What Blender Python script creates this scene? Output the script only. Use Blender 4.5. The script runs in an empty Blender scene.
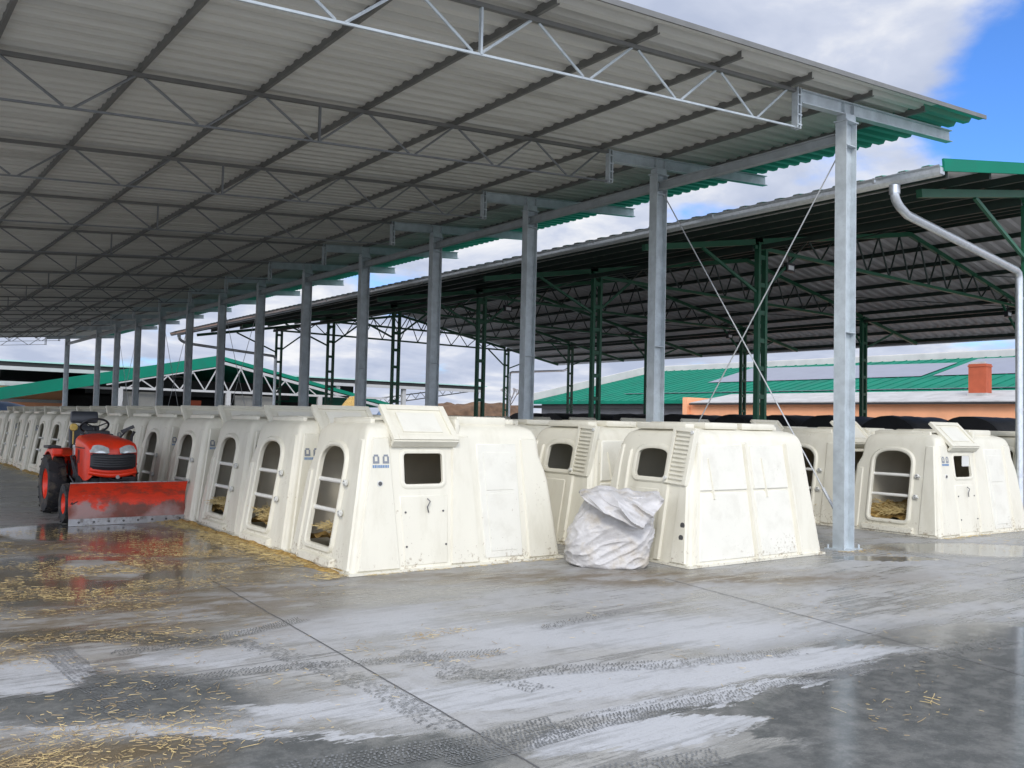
import bpy, bmesh, math, random
from mathutils import Vector, Matrix, noise
random.seed(7)
R = math.radians
SC = bpy.context.scene
COL = SC.collection

# ------------------------------------------------------------------ camera
def rotm():
    pit, roll, yaw = R(2.544), R(1.332), R(37.752)
    cy, sy = math.cos(yaw), math.sin(yaw)
    Ry = Matrix(((cy, -sy, 0), (sy, cy, 0), (0, 0, 1)))
    B = Matrix(((1, 0, 0), (0, 0, -1), (0, 1, 0)))
    cp, sp = math.cos(pit), math.sin(pit)
    P = Matrix(((1, 0, 0), (0, cp, sp), (0, -sp, cp)))
    cr, sr = math.cos(roll), math.sin(roll)
    Q = Matrix(((cr, -sr, 0), (sr, cr, 0), (0, 0, 1)))
    return Q @ P @ B @ Ry
M = rotm()
cam_d = bpy.data.cameras.new('camera')
cam = bpy.data.objects.new('camera', cam_d)
COL.objects.link(cam)
right, down, fwd = M[0], M[1], M[2]
mw = Matrix.Identity(4)
for i in range(3):
    mw[i][0] = right[i]; mw[i][1] = -down[i]; mw[i][2] = -fwd[i]
mw[2][3] = 1.6
cam.matrix_world = mw
cam_d.sensor_width = 36
cam_d.lens = 880.365 / 1024 * 36
cam_d.clip_start = 0.05
cam_d.clip_end = 2000
SC.camera = cam

# ------------------------------------------------------------------ world, sun, exposure
SUN_EL, SUN_AZ = 34.0, 222.0        # compass style: azimuth from +Y clockwise
w = bpy.data.worlds.new('World'); SC.world = w; w.use_nodes = True
nt = w.node_tree; nt.nodes.clear()
def wn(t, **k):
    n = nt.nodes.new(t)
    for a, b in k.items(): setattr(n, a, b)
    return n
out = wn('ShaderNodeOutputWorld'); bg = wn('ShaderNodeBackground'); bg.inputs[1].default_value = 0.1
sky = wn('ShaderNodeTexSky', sky_type='NISHITA'); sky.sun_disc = False
sky.sun_elevation = R(SUN_EL); sky.sun_rotation = R(SUN_AZ); sky.air_density = 1.0; sky.dust_density = 0.6; sky.ozone_density = 1.5
tc = wn('ShaderNodeTexCoord')
sep = wn('ShaderNodeSeparateXYZ'); nt.links.new(tc.outputs['Generated'], sep.inputs[0])
# project the direction on a cloud plane
mz = wn('ShaderNodeMath', operation='MAXIMUM'); mz.inputs[1].default_value = 0.0; nt.links.new(sep.outputs[2], mz.inputs[0])
az = wn('ShaderNodeMath', operation='ADD'); az.inputs[1].default_value = 0.22; nt.links.new(mz.outputs[0], az.inputs[0])
dv = wn('ShaderNodeVectorMath', operation='DIVIDE'); nt.links.new(tc.outputs['Generated'], dv.inputs[0])
cb = wn('ShaderNodeCombineXYZ')
for i in range(3): nt.links.new(az.outputs[0], cb.inputs[i])
nt.links.new(cb.outputs[0], dv.inputs[1])
n1 = wn('ShaderNodeTexNoise'); n1.inputs['Scale'].default_value = 1.7; n1.inputs['Detail'].default_value = 9; n1.inputs['Roughness'].default_value = 0.52
nt.links.new(dv.outputs[0], n1.inputs['Vector'])
n2 = wn('ShaderNodeTexNoise'); n2.inputs['Scale'].default_value = 3.1; n2.inputs['Detail'].default_value = 8; n2.inputs['Roughness'].default_value = 0.55
n2.inputs['Distortion'].default_value = 0.3
mp = wn('ShaderNodeMapping'); mp.inputs['Location'].default_value = (4.2, 1.7, 0.3)
nt.links.new(dv.outputs[0], mp.inputs[0]); nt.links.new(mp.outputs[0], n2.inputs['Vector'])
# two gaps of open blue sky, in fixed compass directions
def gap(dirv, lo, hi):
    d = Vector(dirv).normalized()
    dt = wn('ShaderNodeVectorMath', operation='DOT_PRODUCT'); dt.inputs[1].default_value = d
    nrm = wn('ShaderNodeVectorMath', operation='NORMALIZE'); nt.links.new(tc.outputs['Generated'], nrm.inputs[0])
    nt.links.new(nrm.outputs[0], dt.inputs[0])
    mr = wn('ShaderNodeMapRange', interpolation_type='SMOOTHSTEP'); mr.inputs[1].default_value = lo; mr.inputs[2].default_value = hi
    nt.links.new(dt.outputs['Value'], mr.inputs[0]); return mr.outputs[0]
def raydir(x, y):
    v = Vector((x - 512, y - 384, 880.365)); return M.transposed() @ v
g1 = gap(raydir(1105, 80), 0.984, 0.9995); g2 = gap(raydir(1050, 120), 0.997, 0.99995)
g3 = gap(raydir(400, 250), 0.992, 0.99995)
ad = wn('ShaderNodeMath', operation='MAXIMUM'); nt.links.new(g1, ad.inputs[0]); nt.links.new(g2, ad.inputs[1])
g3s = wn('ShaderNodeMath', operation='MULTIPLY'); g3s.inputs[1].default_value = .38; nt.links.new(g3, g3s.inputs[0])
ad2 = wn('ShaderNodeMath', operation='MAXIMUM'); nt.links.new(ad.outputs[0], ad2.inputs[0]); nt.links.new(g3s.outputs[0], ad2.inputs[1])
sb = wn('ShaderNodeMath', operation='MULTIPLY_ADD'); sb.inputs[1].default_value = -0.31
nt.links.new(ad2.outputs[0], sb.inputs[0]); nt.links.new(n1.outputs['Fac'], sb.inputs[2])
cov = wn('ShaderNodeMapRange', interpolation_type='SMOOTHSTEP'); cov.inputs[1].default_value = 0.27; cov.inputs[2].default_value = 0.41
nt.links.new(sb.outputs[0], cov.inputs[0])
cr = wn('ShaderNodeValToRGB')
cr.color_ramp.elements[0].position = 0.34; cr.color_ramp.elements[0].color = (4.6, 5.2, 6.7, 1)
cr.color_ramp.elements[1].position = 0.64; cr.color_ramp.elements[1].color = (8.6, 8.7, 9.0, 1)
e = cr.color_ramp.elements.new(0.5); e.color = (5.9, 6.4, 7.7, 1)
nt.links.new(n2.outputs['Fac'], cr.inputs[0])
mx = wn('ShaderNodeMix', data_type='RGBA')
tn = wn('ShaderNodeVectorMath', operation='MULTIPLY'); tn.inputs[1].default_value = (0.62, 1.05, 1.75); nt.links.new(sky.outputs[0], tn.inputs[0])
# clouds opposite the camera, around the sun, are sunlit and brighter
sunv = Vector((math.sin(R(SUN_AZ)), math.cos(R(SUN_AZ)), .55)).normalized()
lit = gap(sunv, -0.35, 0.75)
lm = wn('ShaderNodeMath', operation='MULTIPLY_ADD'); lm.inputs[1].default_value = 1.5; lm.inputs[2].default_value = 0.90; nt.links.new(lit, lm.inputs[0])
cs = wn('ShaderNodeVectorMath', operation='SCALE'); nt.links.new(cr.outputs[0], cs.inputs[0]); nt.links.new(lm.outputs[0], cs.inputs['Scale'])
nt.links.new(cov.outputs[0], mx.inputs[0]); nt.links.new(tn.outputs[0], mx.inputs[6]); nt.links.new(cs.outputs[0], mx.inputs[7])
nt.links.new(mx.outputs[2], bg.inputs[0]); nt.links.new(bg.outputs[0], out.inputs[0])

sd = bpy.data.lights.new('sun', 'SUN'); sd.energy = 1.3; sd.angle = R(12); sd.color = (1.0, 0.95, 0.88)
sun = bpy.data.objects.new('sun', sd); COL.objects.link(sun)
saz = R(SUN_AZ); sdir = Vector((math.sin(saz) * math.cos(R(SUN_EL)), math.cos(saz) * math.cos(R(SUN_EL)), math.sin(R(SUN_EL))))
sun.rotation_euler = sdir.to_track_quat('Z', 'Y').to_euler()
vs = SC.view_settings; vs.view_transform = 'Standard'; vs.look = 'None'; vs.exposure = 0.26; vs.gamma = 1.0; vs.use_curve_mapping = False

# ------------------------------------------------------------------ materials
MAT = {}
def mat(name, col, rough=0.6, metal=0.0, var=0.0, vscale=3.0, stain=None, st_amt=0.0, st_scale=2.0, bump=0.0, bscale=40.0, spec=0.5, stretch=None):
    m = bpy.data.materials.new(name); m.use_nodes = True
    t = m.node_tree; b = t.nodes['Principled BSDF']
    b.inputs['Roughness'].default_value = rough; b.inputs['Metallic'].default_value = metal
    b.inputs['Specular IOR Level'].default_value = spec
    tcn = t.nodes.new('ShaderNodeTexCoord'); src = tcn.outputs['Object']
    if stretch:
        mpn = t.nodes.new('ShaderNodeMapping'); mpn.inputs['Scale'].default_value = stretch
        t.links.new(src, mpn.inputs[0]); src = mpn.outputs[0]
    c = None
    base = t.nodes.new('ShaderNodeRGB'); base.outputs[0].default_value = (*col, 1); c = base.outputs[0]
    if var:
        nz = t.nodes.new('ShaderNodeTexNoise'); nz.inputs['Scale'].default_value = vscale; nz.inputs['Detail'].default_value = 6
        t.links.new(src, nz.inputs['Vector'])
        mr = t.nodes.new('ShaderNodeMapRange'); mr.inputs[1].default_value = 0.3; mr.inputs[2].default_value = 0.7
        mr.inputs[3].default_value = 1 - var; mr.inputs[4].default_value = 1 + var
        t.links.new(nz.outputs['Fac'], mr.inputs[0])
        vm = t.nodes.new('ShaderNodeVectorMath'); vm.operation = 'SCALE'
        t.links.new(c, vm.inputs[0]); t.links.new(mr.outputs[0], vm.inputs['Scale']); c = vm.outputs[0]
    if stain:
        nz = t.nodes.new('ShaderNodeTexNoise'); nz.inputs['Scale'].default_value = st_scale; nz.inputs['Detail'].default_value = 9; nz.inputs['Roughness'].default_value = 0.65
        t.links.new(src, nz.inputs['Vector'])
        mr = t.nodes.new('ShaderNodeMapRange'); mr.inputs[1].default_value = 0.50; mr.inputs[2].default_value = 0.66; mr.inputs[4].default_value = st_amt
        t.links.new(nz.outputs['Fac'], mr.inputs[0])
        mxn = t.nodes.new('ShaderNodeMix'); mxn.data_type = 'RGBA'
        t.links.new(mr.outputs[0], mxn.inputs[0]); t.links.new(c, mxn.inputs[6]); mxn.inputs[7].default_value = (*stain, 1)
        c = mxn.outputs[2]
    t.links.new(c, b.inputs['Base Color'])
    if bump:
        nz = t.nodes.new('ShaderNodeTexNoise'); nz.inputs['Scale'].default_value = bscale; nz.inputs['Detail'].default_value = 5
        t.links.new(src, nz.inputs['Vector'])
        bp = t.nodes.new('ShaderNodeBump'); bp.inputs['Strength'].default_value = bump; bp.inputs['Distance'].default_value = 0.02
        t.links.new(nz.outputs['Fac'], bp.inputs['Height']); t.links.new(bp.outputs[0], b.inputs['Normal'])
    MAT[name] = m
    return m
mat('strut_steel', (0.38, 0.41, 0.42), 0.5, 0.2, 0.12, 6.0)
mat('shaded_truss_steel', (0.17, 0.18, 0.185), 0.5, 0.2, 0.12, 6.0)  # darker copy of galvanised; shade under the roof put into the colour
mat('galvanised', (0.48, 0.53, 0.55), 0.5, 0.2, 0.14, 5.0, (0.36, 0.39, 0.42), 0.4, 14.0, 0.05, 60)
mat('galvanised_dark', (0.17, 0.17, 0.16), 0.5, 0.3, 0.12, 4.0)  # darker galvanised; on the purlins this tone paints in their underside shade
mat('roof_felt', (0.58, 0.575, 0.53), 0.85, 0, 0.10, 2.0, (0.36, 0.35, 0.31), 0.75, 1.0, 0.1, 60, stretch=(0.22, 4.26, 1))  # streaks along the ribs: water stain plus painted rib shade
mat('green_sheet', (0.015, 0.25, 0.17), 0.45, 0, 0.10, 1.5, (0.05, 0.22, 0.18), 0.3, 0.8)
mat('green_steel', (0.010, 0.10, 0.05), 0.45, 0, 0.12, 4)
mat('dark_green_steel', (0.012, 0.03, 0.022), 0.5, 0, 0.1, 4)
mat('grey_sheet', (0.46, 0.455, 0.45), 0.6, 0, 0.08, 2)
mat('zinc_pipe', (0.60, 0.63, 0.65), 0.28, 0.75, 0.08, 9, (0.42, 0.44, 0.46), 0.5, 22)
mat('plastic', (0.72, 0.69, 0.575), 0.42, 0, 0.03, 2.2, (0.50, 0.46, 0.34), 0.25, 3.2, 0.04, 9, spec=0.4, stretch=(1.6, 1.6, 0.5))
mat('plastic_pale', (0.725, 0.705, 0.615), 0.5, 0, 0.03, 3, (0.50, 0.47, 0.38), 0.25, 4.0, 0.06, 14, spec=0.4)
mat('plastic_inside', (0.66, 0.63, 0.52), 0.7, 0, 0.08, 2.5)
mat('pvc_bar', (0.75, 0.74, 0.68), 0.4)
mat('bolt', (0.12, 0.12, 0.12), 0.4, 0.5)
mat('rim_white', (0.62, 0.62, 0.58), 0.45)
mat('logo_blue', (0.16, 0.27, 0.44), 0.6)
mat('logo_grey', (0.22, 0.24, 0.27), 0.6)
mat('straw', (0.50, 0.38, 0.165), 0.75, 0, 0.25, 7)
mat('straw_bed', (0.42, 0.27, 0.08), 0.9, 0, 0.35, 14, (0.20, 0.11, 0.03), 0.8, 18, 1.0, 45)
mat('straw_wet', (0.27, 0.19, 0.085), 0.6, 0, 0.3, 5)
mat('tractor_red', (0.86, 0.045, 0.012), 0.32, 0, 0.06, 6, (0.45, 0.06, 0.03), 0.3, 7)
mat('blade_red', (0.80, 0.05, 0.015), 0.5, 0, 0.12, 4, (0.16, 0.06, 0.04), 0.7, 3.6, 0.2, 30, stretch=(1, 1, 2.4))
def blade_wear():
    t = MAT['blade_red'].node_tree; b = t.nodes['Principled BSDF']; src = b.inputs['Base Color'].links[0].from_socket
    tcn = t.nodes.new('ShaderNodeTexCoord'); sp = t.nodes.new('ShaderNodeSeparateXYZ'); t.links.new(tcn.outputs['Object'], sp.inputs[0])
    nz = t.nodes.new('ShaderNodeTexNoise'); nz.inputs['Scale'].default_value = 3.2; nz.inputs['Detail'].default_value = 9; nz.inputs['Roughness'].default_value = .65; t.links.new(tcn.outputs['Object'], nz.inputs['Vector'])
    m1 = t.nodes.new('ShaderNodeMath'); m1.operation = 'MULTIPLY_ADD'; m1.inputs[1].default_value = -.75; t.links.new(nz.outputs['Fac'], m1.inputs[0]); t.links.new(sp.outputs[2], m1.inputs[2])
    mr = t.nodes.new('ShaderNodeMapRange'); mr.inputs[1].default_value = -.06; mr.inputs[2].default_value = -.13; t.links.new(m1.outputs[0], mr.inputs[0])
    mr.inputs[4].default_value = .85
    cr_ = t.nodes.new('ShaderNodeValToRGB'); cr_.color_ramp.elements[0].position = .42; cr_.color_ramp.elements[0].color = (.34, .29, .27, 1); cr_.color_ramp.elements[1].position = .56; cr_.color_ramp.elements[1].color = (.13, .07, .05, 1)
    n3 = t.nodes.new('ShaderNodeTexNoise'); n3.inputs['Scale'].default_value = 1.9; n3.inputs['Detail'].default_value = 7; t.links.new(tcn.outputs['Object'], n3.inputs['Vector']); t.links.new(n3.outputs['Fac'], cr_.inputs[0])
    mx_ = t.nodes.new('ShaderNodeMix'); mx_.data_type = 'RGBA'; t.links.new(mr.outputs[0], mx_.inputs[0]); t.links.new(src, mx_.inputs[6]); t.links.new(cr_.outputs[0], mx_.inputs[7]); t.links.new(mx_.outputs[2], b.inputs['Base Color'])
blade_wear()
mat('tyre', (0.022, 0.022, 0.024), 0.75, 0, 0.3, 8, (0.14, 0.11, 0.075), 0.8, 6)
mat('black_plastic', (0.02, 0.022, 0.026), 0.4)
mat('seat_vinyl', (0.03, 0.035, 0.045), 0.35)
mat('engine_dark', (0.035, 0.035, 0.038), 0.55, 0.4, 0.3, 12)
mat('lens_glass', (0.62, 0.66, 0.66), 0.08, 0.3, 0.2, 20)
mat('amber', (0.70, 0.48, 0.10), 0.3)
mat('steel_worn', (0.46, 0.46, 0.47), 0.4, 0.6, 0.2, 8, (0.14, 0.11, 0.09), 0.7, 12)
mat('sack', (0.52, 0.505, 0.49), 0.45, 0, 0.09, 7, (0.40, 0.35, 0.27), 0.8, 3.4, 0.5, 22)
mat('orange_wall', (0.85, 0.40, 0.21), 0.8, 0, 0.06, 1.5)
mat('terracotta', (0.40, 0.085, 0.035), 0.8, 0, 0.10, 3)
mat('pale_roof', (0.42, 0.41, 0.39), 0.8, 0, 0.12, 1.2, (0.28, 0.26, 0.24), 0.5, 2)
mat('lilac_sheet', (0.24, 0.25, 0.29), 0.5, 0, 0.05, 1.0)
mat('white_band', (0.50, 0.48, 0.46), 0.7, 0, 0.10, 0.8)
mat('grey_wall', (0.20, 0.20, 0.21), 0.8, 0, 0.10, 0.8)
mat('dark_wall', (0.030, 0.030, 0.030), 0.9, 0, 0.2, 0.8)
mat('panel_wall', (0.16, 0.16, 0.145), 0.8, 0, 0.12, 1.4)
mat('white_paint', (0.40, 0.40, 0.39), 0.5, 0, 0.05, 2)
mat('mint_sheet', (0.35, 0.55, 0.50), 0.55, 0, 0.05, 1)
mat('teal_sheet', (0.004, 0.17, 0.105), 0.8, 0, 0.10, 0.6, (0.02, 0.12, 0.09), 0.5, 0.5, spec=0.2)
mat('black_wrap', (0.012, 0.013, 0.015), 0.6, 0, 0.2, 4, None, 0, 1, 0.5, 9)
mat('blue_tarp', (0.13, 0.20, 0.33), 0.5, 0, 0.15, 2, None, 0, 1, 0.5, 3)
mat('earth', (0.12, 0.07, 0.04), 0.95, 0, 0.35, 1.6, None, 0, 1, 0.8, 3)
mat('bark', (0.13, 0.10, 0.08), 0.9, 0, 0.2, 6)
mat('rod', (0.55, 0.57, 0.58), 0.4, 0.3)
mat('joint', (0.10, 0.10, 0.10), 0.8)
mat('lamp_glass', (0.75, 0.78, 0.80), 0.2)

def hutch_wear(name, amt):
    t = MAT[name].node_tree; b = t.nodes['Principled BSDF']; src = b.inputs['Base Color'].links[0].from_socket
    oi = t.nodes.new('ShaderNodeObjectInfo'); mr = t.nodes.new('ShaderNodeMapRange'); mr.inputs[3].default_value = .93; mr.inputs[4].default_value = 1.04; t.links.new(oi.outputs['Random'], mr.inputs[0])
    vm = t.nodes.new('ShaderNodeVectorMath'); vm.operation = 'SCALE'; t.links.new(src, vm.inputs[0]); t.links.new(mr.outputs[0], vm.inputs['Scale'])
    # manure and straw splashes : speckles, denser low down, thrown up by feet and wheels
    ge = t.nodes.new('ShaderNodeNewGeometry'); sp = t.nodes.new('ShaderNodeSeparateXYZ'); t.links.new(ge.outputs['Position'], sp.inputs[0])
    nz = t.nodes.new('ShaderNodeTexNoise'); nz.inputs['Scale'].default_value = 26; nz.inputs['Detail'].default_value = 5; nz.inputs['Roughness'].default_value = .7; t.links.new(ge.outputs['Position'], nz.inputs['Vector'])
    nb = t.nodes.new('ShaderNodeTexNoise'); nb.inputs['Scale'].default_value = 2.3; nb.inputs['Detail'].default_value = 6; t.links.new(ge.outputs['Position'], nb.inputs['Vector'])
    h = t.nodes.new('ShaderNodeMapRange'); h.inputs[1].default_value = 0; h.inputs[2].default_value = .42; h.inputs[3].default_value = .13; h.inputs[4].default_value = -.05; t.links.new(sp.outputs[2], h.inputs[0])
    a1 = t.nodes.new('ShaderNodeMath'); a1.operation = 'ADD'; t.links.new(nz.outputs['Fac'], a1.inputs[0]); t.links.new(h.outputs[0], a1.inputs[1])
    a2 = t.nodes.new('ShaderNodeMath'); a2.operation = 'MULTIPLY_ADD'; a2.inputs[1].default_value = .5; t.links.new(nb.outputs['Fac'], a2.inputs[0]); t.links.new(a1.outputs[0], a2.inputs[2])
    f = t.nodes.new('ShaderNodeMapRange'); f.inputs[1].default_value = .90; f.inputs[2].default_value = 1.0; f.inputs[4].default_value = amt; t.links.new(a2.outputs[0], f.inputs[0])
    m = t.nodes.new('ShaderNodeMix'); m.data_type = 'RGBA'; t.links.new(f.outputs[0], m.inputs[0]); t.links.new(vm.outputs[0], m.inputs[6]); m.inputs[7].default_value = (.24, .17, .09, 1); t.links.new(m.outputs[2], b.inputs['Base Color'])
hutch_wear('plastic', .7); hutch_wear('plastic_pale', .6)
# ---- wet concrete
def ground_material():
    m = bpy.data.materials.new('wet_concrete'); m.use_nodes = True; MAT['ground'] = m
    t = m.node_tree; N = t.nodes; L = t.links; b = N['Principled BSDF']
    def nd(ty, **k):
        n = N.new(ty)
        for a, v in k.items(): setattr(n, a, v)
        return n
    def math_(op, a, bb=None, cc=None, clamp=False):
        n = nd('ShaderNodeMath', operation=op); n.use_clamp = clamp
        for i, v in enumerate((a, bb, cc)):
            if v is None: continue
            if isinstance(v, (int, float)): n.inputs[i].default_value = v
            else: L.new(v, n.inputs[i])
        return n.outputs[0]
    def ns(vec, scale, detail=6, rough=0.5, dist=0.0):
        n = nd('ShaderNodeTexNoise'); n.inputs['Scale'].default_value = scale; n.inputs['Detail'].default_value = detail
        n.inputs['Roughness'].default_value = rough; n.inputs['Distortion'].default_value = dist
        L.new(vec, n.inputs['Vector']); return n
    def mp(vec, rz, sc, loc=(0, 0, 0)):
        n = nd('ShaderNodeMapping'); n.inputs['Rotation'].default_value = (0, 0, rz); n.inputs['Scale'].default_value = sc; n.inputs['Location'].default_value = loc
        L.new(vec, n.inputs[0]); return n.outputs[0]
    def rng(v, a, c, lo=0.0, hi=1.0):
        n = nd('ShaderNodeMapRange', interpolation_type='SMOOTHSTEP'); n.inputs[1].default_value = a; n.inputs[2].default_value = c
        n.inputs[3].default_value = lo; n.inputs[4].default_value = hi; L.new(v, n.inputs[0]); return n.outputs[0]
    def mixc(f, a, c):
        n = nd('ShaderNodeMix', data_type='RGBA'); L.new(f, n.inputs[0])
        for i, v in ((6, a), (7, c)):
            if isinstance(v, tuple): n.inputs[i].default_value = (*v, 1)
            else: L.new(v, n.inputs[i])
        return n.outputs[2]
    co = nd('ShaderNodeTexCoord').outputs['Object']
    wz = ns(co, 1.1, 5, 0.6)
    wsub = nd('ShaderNodeVectorMath', operation='SUBTRACT'); L.new(wz.outputs['Color'], wsub.inputs[0]); wsub.inputs[1].default_value = (.5, .5, .5)
    wscl = nd('ShaderNodeVectorMath', operation='SCALE'); L.new(wsub.outputs[0], wscl.inputs[0]); wscl.inputs['Scale'].default_value = 0.55
    wadd = nd('ShaderNodeVectorMath', operation='ADD'); L.new(co, wadd.inputs[0]); L.new(wscl.outputs[0], wadd.inputs[1]); wc0 = wadd.outputs[0]
    wz2 = ns(mp(co, R(38), (1.5, 6, 1)), 3.0, 8, 0.7)
    ws2 = nd('ShaderNodeVectorMath', operation='SUBTRACT'); L.new(wz2.outputs['Color'], ws2.inputs[0]); ws2.inputs[1].default_value = (.5, .5, .5)
    wc2 = nd('ShaderNodeVectorMath', operation='SCALE'); L.new(ws2.outputs[0], wc2.inputs[0]); wc2.inputs['Scale'].default_value = 0.42
    wa2 = nd('ShaderNodeVectorMath', operation='ADD'); L.new(wc0, wa2.inputs[0]); L.new(wc2.outputs[0], wa2.inputs[1]); wc = wa2.outputs[0]
    def ell(cx, cy, ra, rb, deg, soft=0.35):
        v = nd('ShaderNodeVectorMath', operation='SUBTRACT'); L.new(wc, v.inputs[0]); v.inputs[1].default_value = (cx, cy, 0)
        r = nd('ShaderNodeVectorRotate', rotation_type='Z_AXIS'); r.inputs['Angle'].default_value = -R(deg); L.new(v.outputs[0], r.inputs['Vector'])
        s = nd('ShaderNodeVectorMath', operation='MULTIPLY'); L.new(r.outputs[0], s.inputs[0]); s.inputs[1].default_value = (1 / ra, 1 / rb, 0)
        l = nd('ShaderNodeVectorMath', operation='LENGTH'); L.new(s.outputs[0], l.inputs[0])
        return rng(l.outputs['Value'], 1 + soft, 1 - soft)
    # standing water / wet zones : (x, y, ra, rb, angle, softness)
    wet = None
    for a in WET:
        e_ = ell(*a)
        wet = e_ if wet is None else math_('MAXIMUM', wet, e_)
    dry = None
    for a in DRY:
        e_ = ell(*a)
        dry = e_ if dry is None else math_('MAXIMUM', dry, e_)
    # direction of wheel smears : along image-horizontal (x right/y down)
    sm = mp(co, R(40), (0.55, 4.2, 1))
    s1 = ns(sm, 1.0, 8, 0.62, 0.4).outputs['Fac']
    s2 = ns(mp(co, R(10), (0.8, 1.6, 1), (3, 5, 0)), 0.75, 7, 0.6, 0.6).outputs['Fac']
    fine = ns(co, 38, 6, 0.7).outputs['Fac']
    med = ns(co, 5.5, 8, 0.7).outputs['Fac']
    streak = ns(mp(co, R(38), (1.0, 16, 1)), 1.3, 7, 0.7, 0.3).outputs['Fac']
    base = math_('MULTIPLY_ADD', s1, 0.45, math_('MULTIPLY', s2, 0.55))
    base = math_('ADD', base, math_('MULTIPLY', math_('SUBTRACT', streak, 0.5), 0.62))
    base = math_('ADD', base, math_('MULTIPLY', math_('SUBTRACT', med, 0.5), 0.30))
    damp = rng(base, 0.475, 0.565)                              # 1 = damp
    damp = math_('MULTIPLY', damp, 0.55)
    damp = math_('MAXIMUM', damp, math_('MULTIPLY', wet, math_('ADD', 0.82, math_('MULTIPLY', fine, 0.3)), clamp=True))
    damp = math_('MULTIPLY', damp, math_('SUBTRACT', 1.0, math_('MULTIPLY', dry, rng(base, 0.66, 0.46, 0.25, 1.0))), clamp=True)
    cdry = mixc(rng(s2, 0.35, 0.65), (0.375, 0.375, 0.372), (0.355, 0.345, 0.315))
    cdry = mixc(math_('MULTIPLY', rng(med, 0.45, 0.62), 0.35), cdry, (0.27, 0.262, 0.245))
    cdry = mixc(dry, cdry, (0.43, 0.435, 0.44))
    cwet = mixc(rng(med, 0.4, 0.65), (0.098, 0.102, 0.098), (0.17, 0.17, 0.16))
    col = mixc(damp, cdry, cwet)
    # brown manure and straw-juice stains near the tractor end
    br = None
    for a in BROWN:
        e_ = ell(*a)
        br = e_ if br is None else math_('MAXIMUM', br, e_)
    brn = math_('MULTIPLY', br, rng(ns(mp(co, R(30), (1, 2.2, 1)), 1.6, 8, 0.7).outputs['Fac'], 0.38, 0.58, 0.25, 0.85))
    col = mixc(brn, col, (0.135, 0.098, 0.052))
    scr = ns(mp(co, R(36), (2.2, 60, 1)), 2.0, 6, 0.75, 0.2).outputs['Fac']
    col = mixc(math_('MULTIPLY', rng(scr, 0.54, 0.68), 0.35), col, (0.15, 0.145, 0.13))
    grit = ns(co, 95, 3, 0.6).outputs['Fac']
    sp = math_('MULTIPLY', rng(fine, 0.56, 0.70), 0.40)
    col = mixc(sp, col, (0.12, 0.11, 0.09))
    col = mixc(math_('MULTIPLY', rng(grit, 0.60, 0.72), 0.45), col, (0.11, 0.10, 0.08))
    col = mixc(math_('MULTIPLY', rng(grit, 0.40, 0.28), 0.25), col, (0.50, 0.49, 0.45))
    L.new(col, b.inputs['Base Color'])
    ro = rng(damp, 0.15, 0.85, 0.50, 0.07)
    ro = math_('ADD', ro, math_('MULTIPLY', math_('SUBTRACT', med, 0.5), 0.16))
    L.new(math_('MAXIMUM', ro, 0.04), b.inputs['Roughness'])
    L.new(rng(damp, 0.2, 0.8, 0.22, 0.5), b.inputs['Specular IOR Level'])
    bp = nd('ShaderNodeBump'); bp.inputs['Distance'].default_value = 0.006
    L.new(rng(damp, 0.5, 0.95, 0.6, 0.07), bp.inputs['Strength'])
    L.new(math_('ADD', fine, med), bp.inputs['Height']); L.new(bp.outputs[0], b.inputs['Normal'])
WET = [(4.5, 2.0, 1.9, .55, -22, .2), (6.8, 3.3, 1.2, .3, -25, .2), (5.6, 2.55, 2.2, 0.62, -22, .08), (7.6, 2.6, 2.6, 0.9, -32, .3), (1.5, 9.6, 2.0, 1.6, -20, .3), (1.0, 5.6, 1.4, .55, -35, .3), (3.3, 11.5, .9, 1.5, 0, .3),
       (1.9, 4.0, 1.1, .35, -35, .4), (10.6, 6.0, .75, .22, -33, .15), (12.6, 5.9, 1.6, .5, -33, .3), (2.6, 13.2, 1.0, 1.0, 0, .3), (1.5, 6.9, 1.1, .22, -38, .4), (14.2, 4.6, 3.0, 0.7, -30, .4)]
DRY = [(3.45, 3.22, .75, .20, -14, .10), (4.3, 3.42, .9, .09, -12, .12), (1.02, 6.05, .30, .42, -20, .12), (2.05, 5.95, .42, .24, -15, .12), (3.3, 6.3, .8, .6, -20, .5), (1.75, 4.38, .9, .05, -32, .25), (1.3, 4.75, .5, .035, -32, .3), (4.2, 3.95, 2.4, .28, -15, .2), (2.3, 9.7, .32, .7, 5, .1), (1.3, 13.0, .5, 1.6, 10, .3), (2.6, 4.35, .9, .10, -33, .2), (5.0, 4.9, 2.0, .5, -30, .6)]
BROWN = [(1.9, 8.4, 2.1, 2.0, -20, .5), (.9, 4.4, .6, .4, -30, .5), (3.4, 10.0, 1.0, 2.6, -8, .4), (.7, 7.2, .9, .7, -30, .4), (2.3, 12.2, 2.0, 1.3, 0, .4), (6.8, 6.6, 3.0, .5, -30, .6)]
ground_material()

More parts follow.
